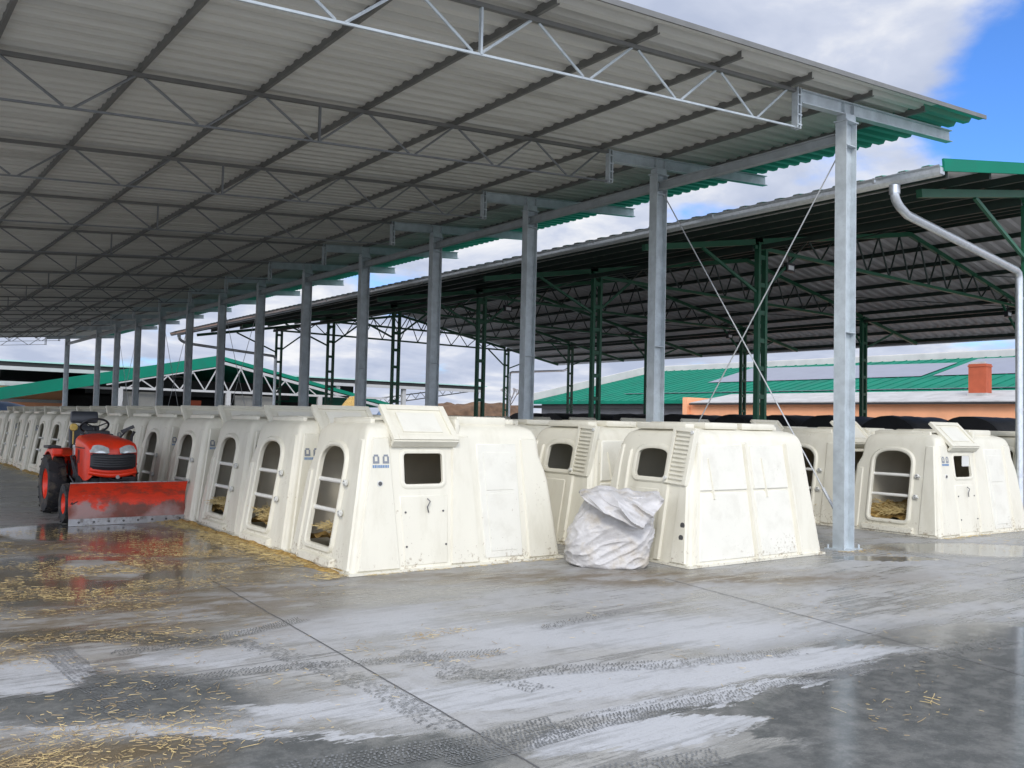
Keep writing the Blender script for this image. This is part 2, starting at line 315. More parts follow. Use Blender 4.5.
# ------------------------------------------------------------------ mesh helpers
class MB:
    def __init__(s): s.v = []; s.f = []; s.m = []
    def add(s, vs_, fs_, mi=0):
        o = len(s.v); s.v += [tuple(v) for v in vs_]
        for f in fs_: s.f.append(tuple(i + o for i in f)); s.m.append(mi)
        return s
    def box(s, lo, hi, mi=0, mtx=None):
        x0, y0, z0 = lo; x1, y1, z1 = hi
        v = [(x0, y0, z0), (x1, y0, z0), (x1, y1, z0), (x0, y1, z0), (x0, y0, z1), (x1, y0, z1), (x1, y1, z1), (x0, y1, z1)]
        if mtx: v = [mtx @ Vector(p) for p in v]
        return s.add(v, [(0, 3, 2, 1), (4, 5, 6, 7), (0, 1, 5, 4), (1, 2, 6, 5), (2, 3, 7, 6), (3, 0, 4, 7)], mi)
    def bar(s, a, b, wd, h, mi=0, up=(0, 0, 1)):
        a = Vector(a); b = Vector(b); d = (b - a); ln = d.length; d.normalize()
        u = Vector(up); sx = d.cross(u)
        if sx.length < 1e-4: sx = d.cross(Vector((0, 1, 0)))
        sx.normalize(); uz = sx.cross(d)
        m_ = Matrix((( d.x, sx.x, uz.x, a.x), (d.y, sx.y, uz.y, a.y), (d.z, sx.z, uz.z, a.z), (0, 0, 0, 1)))
        return s.box((0, -wd / 2, -h / 2), (ln, wd / 2, h / 2), mi, m_)
    def tube(s, pts, r, n=8, mi=0, cap=True):
        pts = [Vector(p) for p in pts]; rings = []; k = len(pts)
        rr = r if isinstance(r, (list, tuple)) else [r] * k
        ref = Vector((0, 0, 1))
        vs_ = []
        prev = None
        for i, p in enumerate(pts):
            d = (pts[min(i + 1, k - 1)] - pts[max(i - 1, 0)]).normalized()
            if prev is None:
                a = d.cross(ref)
                if a.length < 1e-3: a = d.cross(Vector((1, 0, 0)))
            else:
                a = prev - d * prev.dot(d)
            a.normalize(); prev = a; bb = d.cross(a)
            for j in range(n):
                t = 2 * math.pi * j / n
                vs_.append(p + (a * math.cos(t) + bb * math.sin(t)) * rr[i])
        fs_ = []
        for i in range(k - 1):
            for j in range(n):
                fs_.append((i * n + j, i * n + (j + 1) % n, (i + 1) * n + (j + 1) % n, (i + 1) * n + j))
        if cap:
            fs_.append(tuple(range(n))[::-1]); fs_.append(tuple((k - 1) * n + j for j in range(n)))
        return s.add(vs_, fs_, mi)
    def lathe(s, prof, axis, c, n=24, mi=0, cap=True):
        # prof: (r, h) along axis vector
        ax = Vector(axis).normalized(); a = ax.cross(Vector((0, 0, 1)))
        if a.length < 1e-3: a = Vector((1, 0, 0))
        a.normalize(); bb = ax.cross(a); c = Vector(c); vs_ = []
        for r, hh in prof:
            for j in range(n):
                t = 2 * math.pi * j / n
                vs_.append(c + ax * hh + (a * math.cos(t) + bb * math.sin(t)) * r)
        fs_ = []
        for i in range(len(prof) - 1):
            for j in range(n):
                fs_.append((i * n + j, (i + 1) * n + j, (i + 1) * n + (j + 1) % n, i * n + (j + 1) % n))
        if cap: fs_.append(tuple(range(n))); fs_.append(tuple((len(prof) - 1) * n + j for j in range(n))[::-1])
        return s.add(vs_, fs_, mi)
    def build(s, name, mats, parent=None, smooth=None, bevel=0.0):
        me = bpy.data.meshes.new(name); me.from_pydata(s.v, [], s.f)
        if not isinstance(mats, (list, tuple)): mats = [mats]
        for m_ in mats: me.materials.append(MAT[m_])
        me.polygons.foreach_set('material_index', s.m)
        bm = bmesh.new(); bm.from_mesh(me)
        bmesh.ops.recalc_face_normals(bm, faces=bm.faces) if not getattr(s, 'keep', False) else None
        if bevel:
            bmesh.ops.bevel(bm, geom=[e_ for e_ in bm.edges if len(e_.link_faces) == 2 and e_.calc_face_angle(0) > 0.6], offset=bevel, segments=2, affect='EDGES', profile=0.6)
        if smooth is not None: smooth_bm(bm, smooth)
        bm.to_mesh(me); bm.free(); me.update()
        o = bpy.data.objects.new(name, me); COL.objects.link(o)
        if parent: o.parent = parent
        return o
def smooth_bm(bm, deg):
    for f in bm.faces: f.smooth = True
    for e_ in bm.edges:
        if len(e_.link_faces) == 2: e_.smooth = e_.calc_face_angle(0) < R(deg)
        else: e_.smooth = False
def tag(o, label=None, cat=None, group=None, kind=None):
    if label: o['label'] = label
    if cat: o['category'] = cat
    if group: o['group'] = group
    if kind: o['kind'] = kind
    return o
def thing(name, label, cat, loc=(0, 0, 0), rz=0, group=None):
    o = bpy.data.objects.new(name, None); COL.objects.link(o); o.empty_display_size = 0.2
    o.location = loc; o.rotation_euler = (0, 0, rz)
    return tag(o, label, cat, group)
KIDS = {}
def dup(root, loc, rz, label):
    r = root.copy(); COL.objects.link(r); r.location = loc; r.rotation_euler = (0, 0, rz)
    r['label'] = label
    for ch in root.children:
        c = ch.copy(); COL.objects.link(c); c.parent = r
        for g in ch.children:
            d = g.copy(); COL.objects.link(d); d.parent = c
    return r
ORD = ['first', 'second', 'third', 'fourth', 'fifth', 'sixth', 'seventh', 'eighth', 'ninth', 'tenth', 'eleventh', 'twelfth', 'thirteenth', 'fourteenth',
       'fifteenth', 'sixteenth', 'seventeenth', 'eighteenth', 'nineteenth', 'twentieth', 'twenty-first', 'twenty-second', 'twenty-third', 'twenty-fourth', 'twenty-fifth']

# ------------------------------------------------------------------ setting: yard
g = MB(); g.add([(-700, -700, 0), (900, -700, 0), (900, 900, 0), (-700, 900, 0)], [(0, 1, 2, 3)])
tag(g.build('ground', 'ground'), kind='structure')
jb = MB()
def strip(mb, pts, wd, z):
    for a, b in zip(pts, pts[1:]):
        a = Vector((*a, z)); b = Vector((*b, z)); d = (b - a).normalized(); n_ = Vector((-d.y, d.x, 0)) * wd / 2
        mb.add([a - n_, b - n_, b + n_, a + n_], [(0, 1, 2, 3)])
def wob(a, b, n, amp):
    return [(a[0] + (b[0] - a[0]) * i / n + amp * (noise.noise(Vector((i * .7, a[0], 0)))), a[1] + (b[1] - a[1]) * i / n + amp * noise.noise(Vector((i * .7, a[1], 9)))) for i in range(n + 1)]
strip(jb, wob((3.03, 8.6), (2.62, 2.2), 60, .012), 0.010, 0.004)
strip(jb, wob((7.05, 6.4), (6.3, 2.2), 50, .012), 0.009, 0.004)
strip(jb, wob((11.3, 6.0), (10.5, 1.0), 50, .012), 0.009, 0.004)
strip(jb, wob((-3, 5.75), (3.0, 5.55), 40, .01), 0.006, 0.0045)
strip(jb, wob((10.2, 4.35), (16, 4.1), 40, .01), 0.008, 0.0045)
tag(jb.build('slab_joints', 'joint'), kind='structure')

# ---- tyre tracks : chevron lug prints as thin wet marks
tt = MB()
def track(pts, wd=0.26, lug=0.055, z=0.005, keep=0.85, seed=1):
    rnd = random.Random(seed)
    # resample
    P = [Vector((*p, 0)) for p in pts]
    seg = []
    for i in range(len(P) - 1):
        for k in range(60): seg.append(P[i].lerp(P[i + 1], k / 60))
    acc = 0; last = seg[0]; side = 0
    for i in range(1, len(seg)):
        d = seg[i] - last
        while d.length > lug:
            dn = d.normalized(); last = last + dn * lug; d = seg[i] - last; nn = Vector((-dn.y, dn.x, 0)); side ^= 1
            fade = noise.noise(last * 1.3 + Vector((seed, 0, 0))) * .5 + .5
            for q in range(8):
                if rnd.random() > keep * min(1, 0.35 + fade * 1.3): continue
                s0 = (q - 4) / 8 * wd; s1_ = s0 + wd / 8 * rnd.uniform(.5, .95)
                off = abs(q - 3.5) * lug * .55
                c0 = last + nn * s0 + dn * off; c1 = last + nn * s1_ + dn * (off + lug * .2 * (1 if q >= 2 else -1))
                w2 = dn * lug * .42 * rnd.uniform(.6, 1.2)
                j = Vector((rnd.uniform(-.004, .004), rnd.uniform(-.004, .004), z))
                tt.add([c0 + j, c1 + j, c1 + w2 + j, c0 + w2 + j], [(0, 1, 2, 3)])
mat('track_mark', (0.17, 0.175, 0.175), 0.25, 0, 0.3, 9)
track([(2.33, 3.50), (2.74, 3.47), (3.36, 3.50), (4.09, 3.42), (4.95, 3.34), (5.98, 3.23), (7.36, 3.09)], .17, .024, .0050, 1.0, 1)
track([(2.40, 3.62), (2.80, 3.59), (3.42, 3.62), (4.15, 3.54), (5.05, 3.47), (6.1, 3.36), (7.5, 3.22)], .05, .024, .0052, .6, 11)
track([(1.50, 3.71), (1.77, 3.79), (2.24, 3.70), (2.65, 3.62), (3.12, 3.60)], .24, .028, .0054, 1.0, 2)
track([(1.52, 6.31), (1.87, 6.30), (2.23, 6.34), (2.64, 6.44), (3.03, 6.59)], .16, .026, .0058, 1.0, 3)
track([(1.40, 5.43), (1.74, 5.44), (2.05, 5.44), (2.38, 5.38), (3.09, 5.15), (3.78, 4.95)], .17, .026, .0062, .95, 4)
track([(1.26, 6.9), (1.28, 6.62), (1.30, 6.09), (1.32, 5.53), (1.34, 4.99)], .20, .028, .0066, 1.0, 5)
track([(3.23, 5.37), (3.32, 4.66), (3.46, 4.12)], .18, .026, .0070, .6, 6)
track([(3.06, 4.73), (3.52, 4.48), (4.10, 4.27), (4.62, 4.04), (5.6, 3.8)], .2, .026, .0074, .75, 7)
track([(2.35, 6.26), (2.54, 5.51), (2.66, 4.64), (2.63, 3.85)], .2, .028, .0078, .6, 8)
track([(4.44, 5.31), (4.95, 5.40), (5.45, 5.45)], .16, .026, .0082, .7, 9)
track([(1.9, 3.2), (2.3, 3.05), (2.9, 2.95), (3.5, 2.8)], .2, .028, .0086, .8, 10)
tag(tt.build('tyre_tracks', 'track_mark'), kind='stuff')

# ---- loose straw
def straw(mb, x, y, z, ln, rnd, r=0.0022, flat=True, mi=0):
    a = rnd.uniform(0, math.pi); el = rnd.uniform(-.05, .12) if flat else rnd.uniform(-.5, .5)
    d = Vector((math.cos(a) * math.cos(el), math.sin(a) * math.cos(el), math.sin(el)))
    p = Vector((x, y, z)); q = p + d * ln; mid = (p + q) / 2 + Vector((rnd.uniform(-1, 1), rnd.uniform(-1, 1), 0)) * ln * .06
    n_ = Vector((-d.y, d.x, 0)).normalized() * r; u = Vector((0, 0, r * 1.2))
    vs_ = []
    for c in (p, mid, q): vs_ += [c - n_, c + u, c + n_]
    mb.add(vs_, [(0, 1, 4, 3), (1, 2, 5, 4), (3, 4, 7, 6), (4, 5, 8, 7)], mi)
rs = random.Random(3)
sm_ = MB()
clumps = [(1.6, 8.8, 1.7, 1.6, 3200), (.9, 4.5, .9, .5, 1300), (1.2, 3.8, .5, .3, 200), (.9, 6.9, .9, .6, 450), (1.6, 6.6, 1.0, .5, 380), (2.4, 9.8, 1.6, 1.8, 2200), (3.6, 10.6, .8, 2.1, 1800), (2.2, 12.3, 1.8, 1.3, 1300), (2.0, 5.4, 1.6, .8, 300), (3.4, 4.9, .5, .08, 50), (3.7, 5.6, .35, .1, 60),
          (5.9, 3.1, 2.1, .7, 60), (4.9, 2.6, .7, .3, 20), (6.2, 4.2, 2.4, .5, 60), (5.6, 5.6, 3, 1.0, 70), (10.9, 6.5, .35, .2, 220), (11.2, 5.9, .8, .5, 80), (13.8, 5.6, 2.0, .7, 160), (7.9, 4.6, 3.0, 1.0, 70)]
for cx, cy, sx, sy, n_ in clumps:
    for i in range(int(n_ * 1.7)):
        x = rs.gauss(cx, sx * .5); y = rs.gauss(cy, sy * .5)
        if noise.noise(Vector((x * 1.7, y * 1.7, 0))) < rs.uniform(-.25, .12): continue
        if (4.15 < x < 7.1 or 7.65 < x < 10.4) and y > 6.6 or x > 13.2 and y > 6.5: continue
        straw(sm_, x, y, 0.009, rs.uniform(.008, .05) * (2.2 if rs.random() < .12 else 1), rs, rs.uniform(.0010, .0020), mi=rs.choice((0, 1, 1)))
for bx, by, ang in ((5.25, 2.62, -.6),):
    for i in range(5):
        straw(sm_, bx + rs.gauss(0, .05), by + rs.gauss(0, .03), .012, rs.uniform(.05, .12), rs, .002)
# bank of straw along the fronts of the left row
for i in range(5200):
    y = rs.uniform(8.0, 36) if i > 2400 else rs.uniform(8, 13.6)
    x = 4.20 - abs(rs.gauss(0, .14)) - (0.05 if rs.random() < .3 else 0)
    if noise.noise(Vector((x * 2, y * 1.1, 4))) < rs.uniform(-.45, .05): continue
    straw(sm_, x, y, 0.012 + rs.random() * .03 * max(0, 1 - (4.2 - x) / .3), rs.uniform(.03, .09), rs, rs.uniform(.0015, .0028), mi=rs.choice((0, 0, 1)))
for i in range(160):
    x = rs.uniform(13.3, 16.2); straw(sm_, x, 6.50 - abs(rs.gauss(0, .05)), .012, rs.uniform(.04, .1), rs, .0025)
for i in range(90):
    x = rs.uniform(4.4, 6.9); straw(sm_, x, 8.06 - .055 * (x - 4.3) - abs(rs.gauss(0, .03)), .012, rs.uniform(.03, .09), rs, .002)
tag(sm_.build('straw_litter', ['straw', 'straw_wet']), kind='stuff')
# low heaped straw bank body
bk = MB()
nx, ny = 6, 420
vs_ = []
for j in range(ny + 1):
    y = 8.15 + 26 * j / ny
    for i in range(nx + 1):
        u = i / nx; wdt = .11 + .14 * noise.noise(Vector((0, y * 1.3, 2))) + .08 * noise.noise(Vector((0, y * 6, 2)))
        x = 4.30 - u * max(wdt, .04)
        hgt = (.035 + .04 * noise.noise(Vector((3, y * 2.1, 0)))) * (1 - u) ** .8 + .012 * noise.noise(Vector((x * 30, y * 30, 0))) * (1 - u)
        vs_.append((x, y, max(.004, hgt) if i < nx else -.01))
bk.add(vs_, [(j * (nx + 1) + i, j * (nx + 1) + i + 1, (j + 1) * (nx + 1) + i + 1, (j + 1) * (nx + 1) + i) for j in range(ny) for i in range(nx)])
tag(bk.build('straw_bank', 'straw_bed', smooth=60), kind='stuff')
# ------------------------------------------------------------------ near shed (mono-pitch, rising to the right)
TA = 0.08922
def zA(x): return 5.22 + TA * x
def sheet(xs, zf, y0, y1, pitch, rib, th, split=None):
    """corrugated sheet, ribs along x; mats 0 = underside, 1 = top, 2 = bare underside beyond split"""
    mb = MB(); mb.keep = True
    prof = []
    y = y0
    while y < y1:
        for dy, dz in ((0, 0), (.38, 0), (.55, 1), (.83, 1)):
            yy = y + dy * pitch
            if yy <= y1: prof.append((yy, dz * rib))
        y += pitch
    n = len(prof)
    for lay in (0, th):
        for x in xs:
            for (yy, dz) in prof: mb.v.append((x, yy, zf(x) + dz + lay))
    k = len(xs); off = k * n
    for i in range(k - 1):
        xm = (xs[i] + xs[i + 1]) / 2
        for j in range(n - 1):
            a, b, c, d = i * n + j, (i + 1) * n + j, (i + 1) * n + j + 1, i * n + j + 1
            mb.f.append((a, d, c, b)); mb.m.append(2 if split and xm > split else 0)
            mb.f.append((off + a, off + b, off + c, off + d)); mb.m.append(1)
    for i in (0, k - 1):
        for j in range(n - 1):
            a, b = i * n + j, i * n + j + 1
            mb.f.append((a, b, off + b, off + a) if i == 0 else (b, a, off + a, off + b)); mb.m.append(1)
    for j in (0, n - 1):
        for i in range(k - 1):
            a, b = i * n + j, (i + 1) * n + j
            mb.f.append((b, a, off + a, off + b) if j == 0 else (a, b, off + b, off + a)); mb.m.append(1)
    return mb
shedA = thing('steel_shed', 'tall open steel shed with grey lean-to roof over the calf hutches', 'shed', (10.82, 6.69, 0))
def kid(o, root):
    o.parent = root; o.matrix_parent_inverse = Matrix.Translation(-root.location); return o
XL, XR, YN, YF = -3.6, 13.87, 6.17, 59.2
o = sheet([XL, 3, 10.8, 12.4, XR], zA, YN, YF, 0.235, 0.062, 0.006, 12.4).build('roof_sheet', ['roof_felt', 'green_sheet', 'green_sheet']); kid(o, shedA)
fl = MB()
fl.bar((XL, YN - .012, zA(XL) + .02), (XR + .02, YN - .012, zA(XR) + .02), .02, .06)
kid(fl.build('verge_flashing', 'galvanised_dark'), shedA)
PUR = [9.579 + 1.405 * k for k in range(-9, 3)]
for i, px_ in enumerate(PUR):
    mb = MB(); zt = zA(px_) + .022
    ys = 6.34
    mb.box((px_ - .022, ys, zt - .085), (px_ - .017, YF - .1, zt)); mb.box((px_ - .017, ys, zt - .085), (px_ + .018, YF - .1, zt - .08)); mb.box((px_ + .013, ys, zt - .08), (px_ + .018, YF - .1, zt - .068))
    kid(mb.build('purlin', 'galvanised_dark'), shedA)  # shadowed underside is carried by the dark colour
YCOL = [6.69, 10.16, 13.61, 17.07, 20.50, 23.98, 27.47, 31.0, 34.55, 38.15, 41.8, 45.4, 49.2, 56.8]
def beam_i(mb, a, b, wd, h, t=.012):
    a = Vector(a); b = Vector(b); d = (b - a).normalized(); s_ = d.cross(Vector((0, 0, 1))).normalized(); u = s_.cross(d)
    mb.bar(a + u * (h / 2 - t / 2), b + u * (h / 2 - t / 2), wd, t); mb.bar(a - u * (h / 2 - t / 2), b - u * (h / 2 - t / 2), wd, t); mb.bar(a, b, t * .8, h - 2 * t)
for ci, cy_ in enumerate(YCOL):
    mb = MB(); X = 10.90; zt = 5.83; DX, DY = .125, .085
    mb.box((X - DX, cy_ - DY, .02), (X - DX + .012, cy_ + DY, zt)); mb.box((X + DX - .012, cy_ - DY, .02), (X + DX, cy_ + DY, zt))
    mb.box((X - DX + .012, cy_ - .007, .02), (X + DX - .012, cy_ + .007, zt)); mb.box((X - .15, cy_ - .10, zt), (X + .15, cy_ + .10, zt + .02))
    mb.box((X - DX + .012, cy_ - DY + .002, 2.93), (X + DX - .012, cy_ - .008, 2.94)); mb.box((X - DX + .012, cy_ - DY + .002, 5.5), (X + DX - .012, cy_ - .008, 5.512))
    col = kid(mb.build('column', 'galvanised'), shedA)
    bp = MB(); bp.box((X - .2, cy_ - .16, .0), (X + .2, cy_ + .16, .02))
    for sx in (-.175, .175):
        for sy in (-.12, .12): bp.lathe([(.014, 0), (.014, .05)], (0, 0, 1), (X + sx, cy_ + sy, .02), 6)
    b_ = bp.build('base_plate', 'galvanised'); b_.parent = col
    cb_ = MB(); zc = lambda x: zA(x) - .064 - .10
    beam_i(cb_, (9.80, cy_, zc(9.80)), (13.82, cy_, zc(13.82)), .11, .18)
    cb_.box((X - .12, cy_ - .05, zc(X) - .075), (X - .11, cy_ + .05, zc(X) + .075)); cb_.box((X + .11, cy_ - .05, zc(X) - .075), (X + .12, cy_ + .05, zc(X) + .075))
    cb_.box((X - .12, cy_ - .07, 5.851), (X + .12, cy_ + .07, zc(X) - .09))
    kid(cb_.build('cantilever_beam', 'galvanised'), shedA)
    if ci < len(YCOL) - 1:
        sb_ = MB(); beam_i(sb_, (X - .02, cy_ + .03, 5.64), (X - .02, YCOL[ci + 1] - .03, 5.64), .10, .14)
        kid(sb_.build('strut_beam', 'strut_steel'), shedA)
        if ci in (0, 6, 8, 10):
            y0, y1 = cy_ + .1, YCOL[ci + 1] - .1
            for a, b, oo in (((y0, 5.5), (y1, .45), .012), ((y1, 5.5), (y0, .45), -.012)):
                rb = MB(); rb.tube([(X + .03 + oo, a[0], a[1]), (X + .03 + oo, b[0], b[1])], .0095, 6)
                m0 = Vector((X + .03 + oo, *[a[i] + (b[i] - a[i]) * .93 for i in (0, 1)])); m1 = Vector((X + .03 + oo, *[a[i] + (b[i] - a[i]) * .99 for i in (0, 1)]))
                rb.tube([m0, m1], .02, 6)
                kid(rb.build('bracing_rod', 'rod'), shedA)
def truss(y):
    e_ = bpy.data.objects.new('truss', None)
    zt_ = lambda x: zA(x) - .064 - .03
    nodes = sorted([p for p in PUR if p < 9.7])
    nodes_b = [(nodes[i] + nodes[i + 1]) / 2 for i in range(len(nodes) - 1)]
    tc_ = MB(); tc_.bar((XL + .1, y, zt_(XL + .1)), (9.75, y, zt_(9.75)), .05, .045)
    top = tc_.build('truss', 'galvanised_dark'); kid(top, shedA)
    bc = MB(); zb = lambda x: zt_(x) - .475
    bc.bar((XL + .5, y, zb(XL + .5)), (9.75, y, zb(9.75)), .024, .022); ob = bc.build('bottom_chord', 'galvanised' if y < 7 else 'shaded_truss_steel'); ob.parent = top  # trusses behind the first take the copy with shade in its colour
    wb = MB()
    for i, xb in enumerate(nodes_b):
        wb.tube([(nodes[i] + .05, y, zt_(nodes[i]) - .02), (xb - .045, y, zb(xb) + .01)], .0155, 6)
        wb.tube([(nodes[i + 1] - .05, y, zt_(nodes[i + 1]) - .02), (xb + .045, y, zb(xb) + .01)], .0155, 6)
    for xv in (nodes_b[-4] + .05,):
        wb.box((xv - .012, y - .02, zb(xv)), (xv + .012, y + .02, zt_(xv)))
    ow = wb.build('web', 'galvanised' if y < 7 else 'shaded_truss_steel'); ow.parent = top
    ep = MB(); z0 = zt_(9.75)
    for dx in (-.045, .02): ep.box((9.75 + dx, y - .045, z0 - .50), (9.75 + dx + .02, y + .045, z0 + .04))
    for k in range(4): ep.box((9.70, y - .05, z0 - .46 + k * .13), (9.80, y - .046, z0 - .44 + k * .13))
    oe = ep.build('end_post', 'galvanised'); oe.parent = top
    return top
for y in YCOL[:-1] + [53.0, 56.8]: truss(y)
for y in YCOL:
    mb = MB(); X = -2.9; zt = zA(X) - .23
    mb.box((X - .10, y - .08, 0), (X - .09, y + .08, zt)); mb.box((X + .09, y - .08, 0), (X + .10, y + .08, zt)); mb.box((X - .09, y - .006, 0), (X + .09, y + .006, zt))
    kid(mb.build('column', 'galvanised'), shedA)

# ------------------------------------------------------------------ green gabled shed on the right
XM, HW = 22.7, 11.0
TB = 0.1763
def zB(x): return 7.12 - TB * abs(x - XM)
YB0, YB1 = 5.75, 39.3
shedB = thing('green_shed', 'wide open shed on green lattice posts with gutter and gabled roof', 'shed', (16, 6.6, 0))
mbr = sheet([XM - HW, 17, XM], zB, YB0, YB1, .34, .062, .006); kid(mbr.build('roof_slope', ['grey_sheet', 'green_sheet', 'grey_sheet']), shedB)
mbr = sheet([XM, 28, XM + HW], zB, YB0, YB1, .34, .062, .006); kid(mbr.build('roof_slope', ['grey_sheet', 'green_sheet', 'grey_sheet']), shedB)
rc = MB(); rc.bar((XM, YB0 - .02, 7.19), (XM, YB1, 7.19), .5, .03); kid(rc.build('ridge_cap', 'green_sheet'), shedB)
for sgn in (-1, 1):
    f_ = MB()
    f_.bar((XM + sgn * (HW + .02), YB0 - .02, zB(XM + HW) + .02), (XM, YB0 - .02, zB(XM) + .03), .03, .17)
    kid(f_.build('verge_flashing', 'teal_sheet'), shedB)
    # gutter : open trough
    gx = XM + sgn * (HW + .045); gz = zB(XM + HW) - .01
    gm = MB(); pr = [(-.098, .0), (-.098, .014), (-.082, .014), (-.080, -.03), (-.066, -.075), (-.04, -.11), (0, -.125), (.04, -.11), (.066, -.075), (.080, -.03), (.082, .0), (.076, 0), (.073, -.03), (.06, -.072), (.036, -.103), (0, -.118), (-.036, -.103), (-.06, -.072), (-.073, -.03), (-.076, .0)]
    n = len(pr)
    for yy in (YB0 - .02, YB1 + .02): gm.v += [(gx + a, yy, gz + b) for a, b in pr]
    for j in range(n): gm.f.append((j, (j + 1) % n, n + (j + 1) % n, n + j)); gm.m.append(0)
    for q in (YB0 - .02, YB1 - .0):
        gm.box((gx - .06, q, gz - .10), (gx + .06, q + .02, gz - .01))
    yy = YB0 + .9
    while yy < YB1:
        gm.box((gx - .102, yy, gz - .05), (gx - .07, yy + .03, gz + .018)); yy += 2.9
    kid(gm.build('gutter', 'zinc_pipe'), shedB)
k = 0; xs_ = XM - HW + .35
PB = [XM - HW + .15 + 1.33 * i for i in range(9)]
for sgn in (-1, 1):
    for i in range(9):
        px_ = XM + sgn * (.2 + 1.31 * i)
        mb = MB(); zt = zB(px_) - .003
        mb.box((px_ - .03, YB0 + .1, zt - .12), (px_ + .03, YB1 - .1, zt)); kid(mb.build('purlin', 'dark_green_steel'), shedB)
for kk in range(7):
    y = 6.5 if kk == 0 else 6.72 + 5.32 * kk
    for sgn, X in ((-1, 16.27), (1, 29.5)):
        mb = MB(); zt = zB(X) - .28
        for dx in (-.125, .125): mb.box((X + dx - .04, y - .06, .02), (X + dx + .04, y + .06, zt))
        z = .4
        while z < zt - .2:
            mb.box((X - .085, y - .05, z), (X + .085, y - .04, z + .10)); mb.box((X - .085, y + .04, z), (X + .085, y + .05, z + .10)); z += .62
        mb.box((X - .22, y - .1, zt), (X + .22, y + .1, zt + .02)); mb.box((X - .2, y - .15, 0), (X + .2, y + .15, .02))
        kid(mb.build('column', 'green_steel'), shedB)
        bm_ = MB(); ex = X + sgn * 3.75
        zc = lambda x: zB(x) - .153 - .06
        bm_.bar((X, y, zc(X)), (ex, y, zc(ex)), .09, .12)
        kid(bm_.build('cantilever_beam', 'green_steel'), shedB)
        kb = MB(); kx = X + sgn * 2.0; kb.bar((kx, y, zc(kx) - .06), (X + sgn * .15, y, 4.62), .05, .06)
        kb.bar((X - sgn * .15, y, 4.75), (X - sgn * 1.3, y, 5.62), .05, .06)
        kid(kb.build('knee_brace', 'green_steel'), shedB)
    tz = lambda x: zB(x) - .153 - .06
    mb = MB(); mb.bar((16, y, tz(16)), (XM, y, tz(XM)), .09, .12); mb.bar((XM, y, tz(XM)), (29.4, y, tz(29.4)), .09, .12)
    tp = kid(mb.build('truss', 'green_steel'), shedB)
    mb = MB(); mb.bar((16, y, 5.62), (29.4, y, 5.62), .08, .08); q = mb.build('bottom_chord', 'green_steel'); q.parent = tp
    mb = MB(); N_ = 12
    for i in range(N_):
        xa = 16.5 + 12.4 * i / N_; xb_ = 16.5 + 12.4 * (i + 1) / N_; xm_ = (xa + xb_) / 2
        mb.tube([(xa, y, 5.64), (xm_, y, tz(xm_) - .03)], .024, 5); mb.tube([(xm_, y, tz(xm_) - .03), (xb_, y, 5.64)], .024, 5)
    q = mb.build('web', 'dark_green_steel'); q.parent = tp
    # eaves-to-purlin rod braces under the roof plane
    if kk < 6:
        for sgn, X in ((-1, 16.0), (1, 29.4)):
            rb = MB(); x2 = X - sgn * 3.3
            rb.tube([(X, y, zB(X) - .33), (x2, y + 5.32, zB(x2) - .33)], .014, 5); kid(rb.build('bracing_rod', 'dark_green_steel'), shedB)
            rb = MB(); rb.bar((X, y, zB(X) - .36), (X, y + 5.32, zB(X) - .36), .07, .10); kid(rb.build('eaves_beam', 'dark_green_steel'), shedB)
    if kk in (1, 3):
        for X in (17.3, 28.6):
            fb = MB(); fb.box((X - .15, y - .06, 5.22), (X + .15, y + .04, 5.42)); fl_ = kid(fb.build('floodlight', 'black_plastic'), shedB)
            fb = MB(); fb.box((X - .10, y - .066, 5.26), (X + .10, y - .061, 5.36)); q = fb.build('lens', 'lamp_glass'); q.parent = fl_
            fb = MB(); fb.tube([(X, y, 5.42), (X, y, 5.6)], .015, 6); q = fb.build('bracket', 'black_plastic'); q.parent = fl_
def pipe(sgn, y, yb=None):
    yb = yb or y
    gx = XM + sgn * (HW + .045); cx_ = 15.98 if sgn < 0 else 29.5; d = -sgn
    gz = zB(XM + HW) - .15
    P = [(gx, y, gz + .02), (gx, y, gz - .10)]
    for t in range(1, 5):
        a = t / 5; P.append((gx + d * .22 * a * a, y, gz - .10 - .20 * a))
    P.append((gx + d * .34, y, gz - .34))
    y = yb; P += [(cx_ - d * .12, y, 4.40), (cx_ - d * .03, y, 4.36), (cx_, y, 4.27), (cx_, y, 4.0), (cx_, y, .35), (cx_ , y - .04, .12), (cx_, y - .12, .07)]
    mb = MB(); mb.tube(P, .062, 14)
    for zz in (3.9, 2.0, .9): mb.tube([(cx_, y, zz), (cx_, y, zz + .05)], .066, 14)
    mb.tube([Vector(P[1]) + Vector((0, 0, .12)), P[1]], .075, 14)
    a = Vector(P[7]); b = Vector(P[6]); 
    m0 = b.lerp(a, .04); m1 = b.lerp(a, .055); mb.tube([m0, m1], .064, 14); m0 = b.lerp(a, .55); m1 = b.lerp(a, .565); mb.tube([m0, m1], .064, 14)
    kid(mb.build('downpipe', 'zinc_pipe', smooth=50), shedB)
pipe(-1, 6.40, 6.54); pipe(-1, 38.3); pipe(1, 38.3); pipe(1, 6.42)

# ------------------------------------------------------------------ farm buildings behind
def quad(mb, pts, mi=0): mb.add(pts, [tuple(range(len(pts)))], mi)
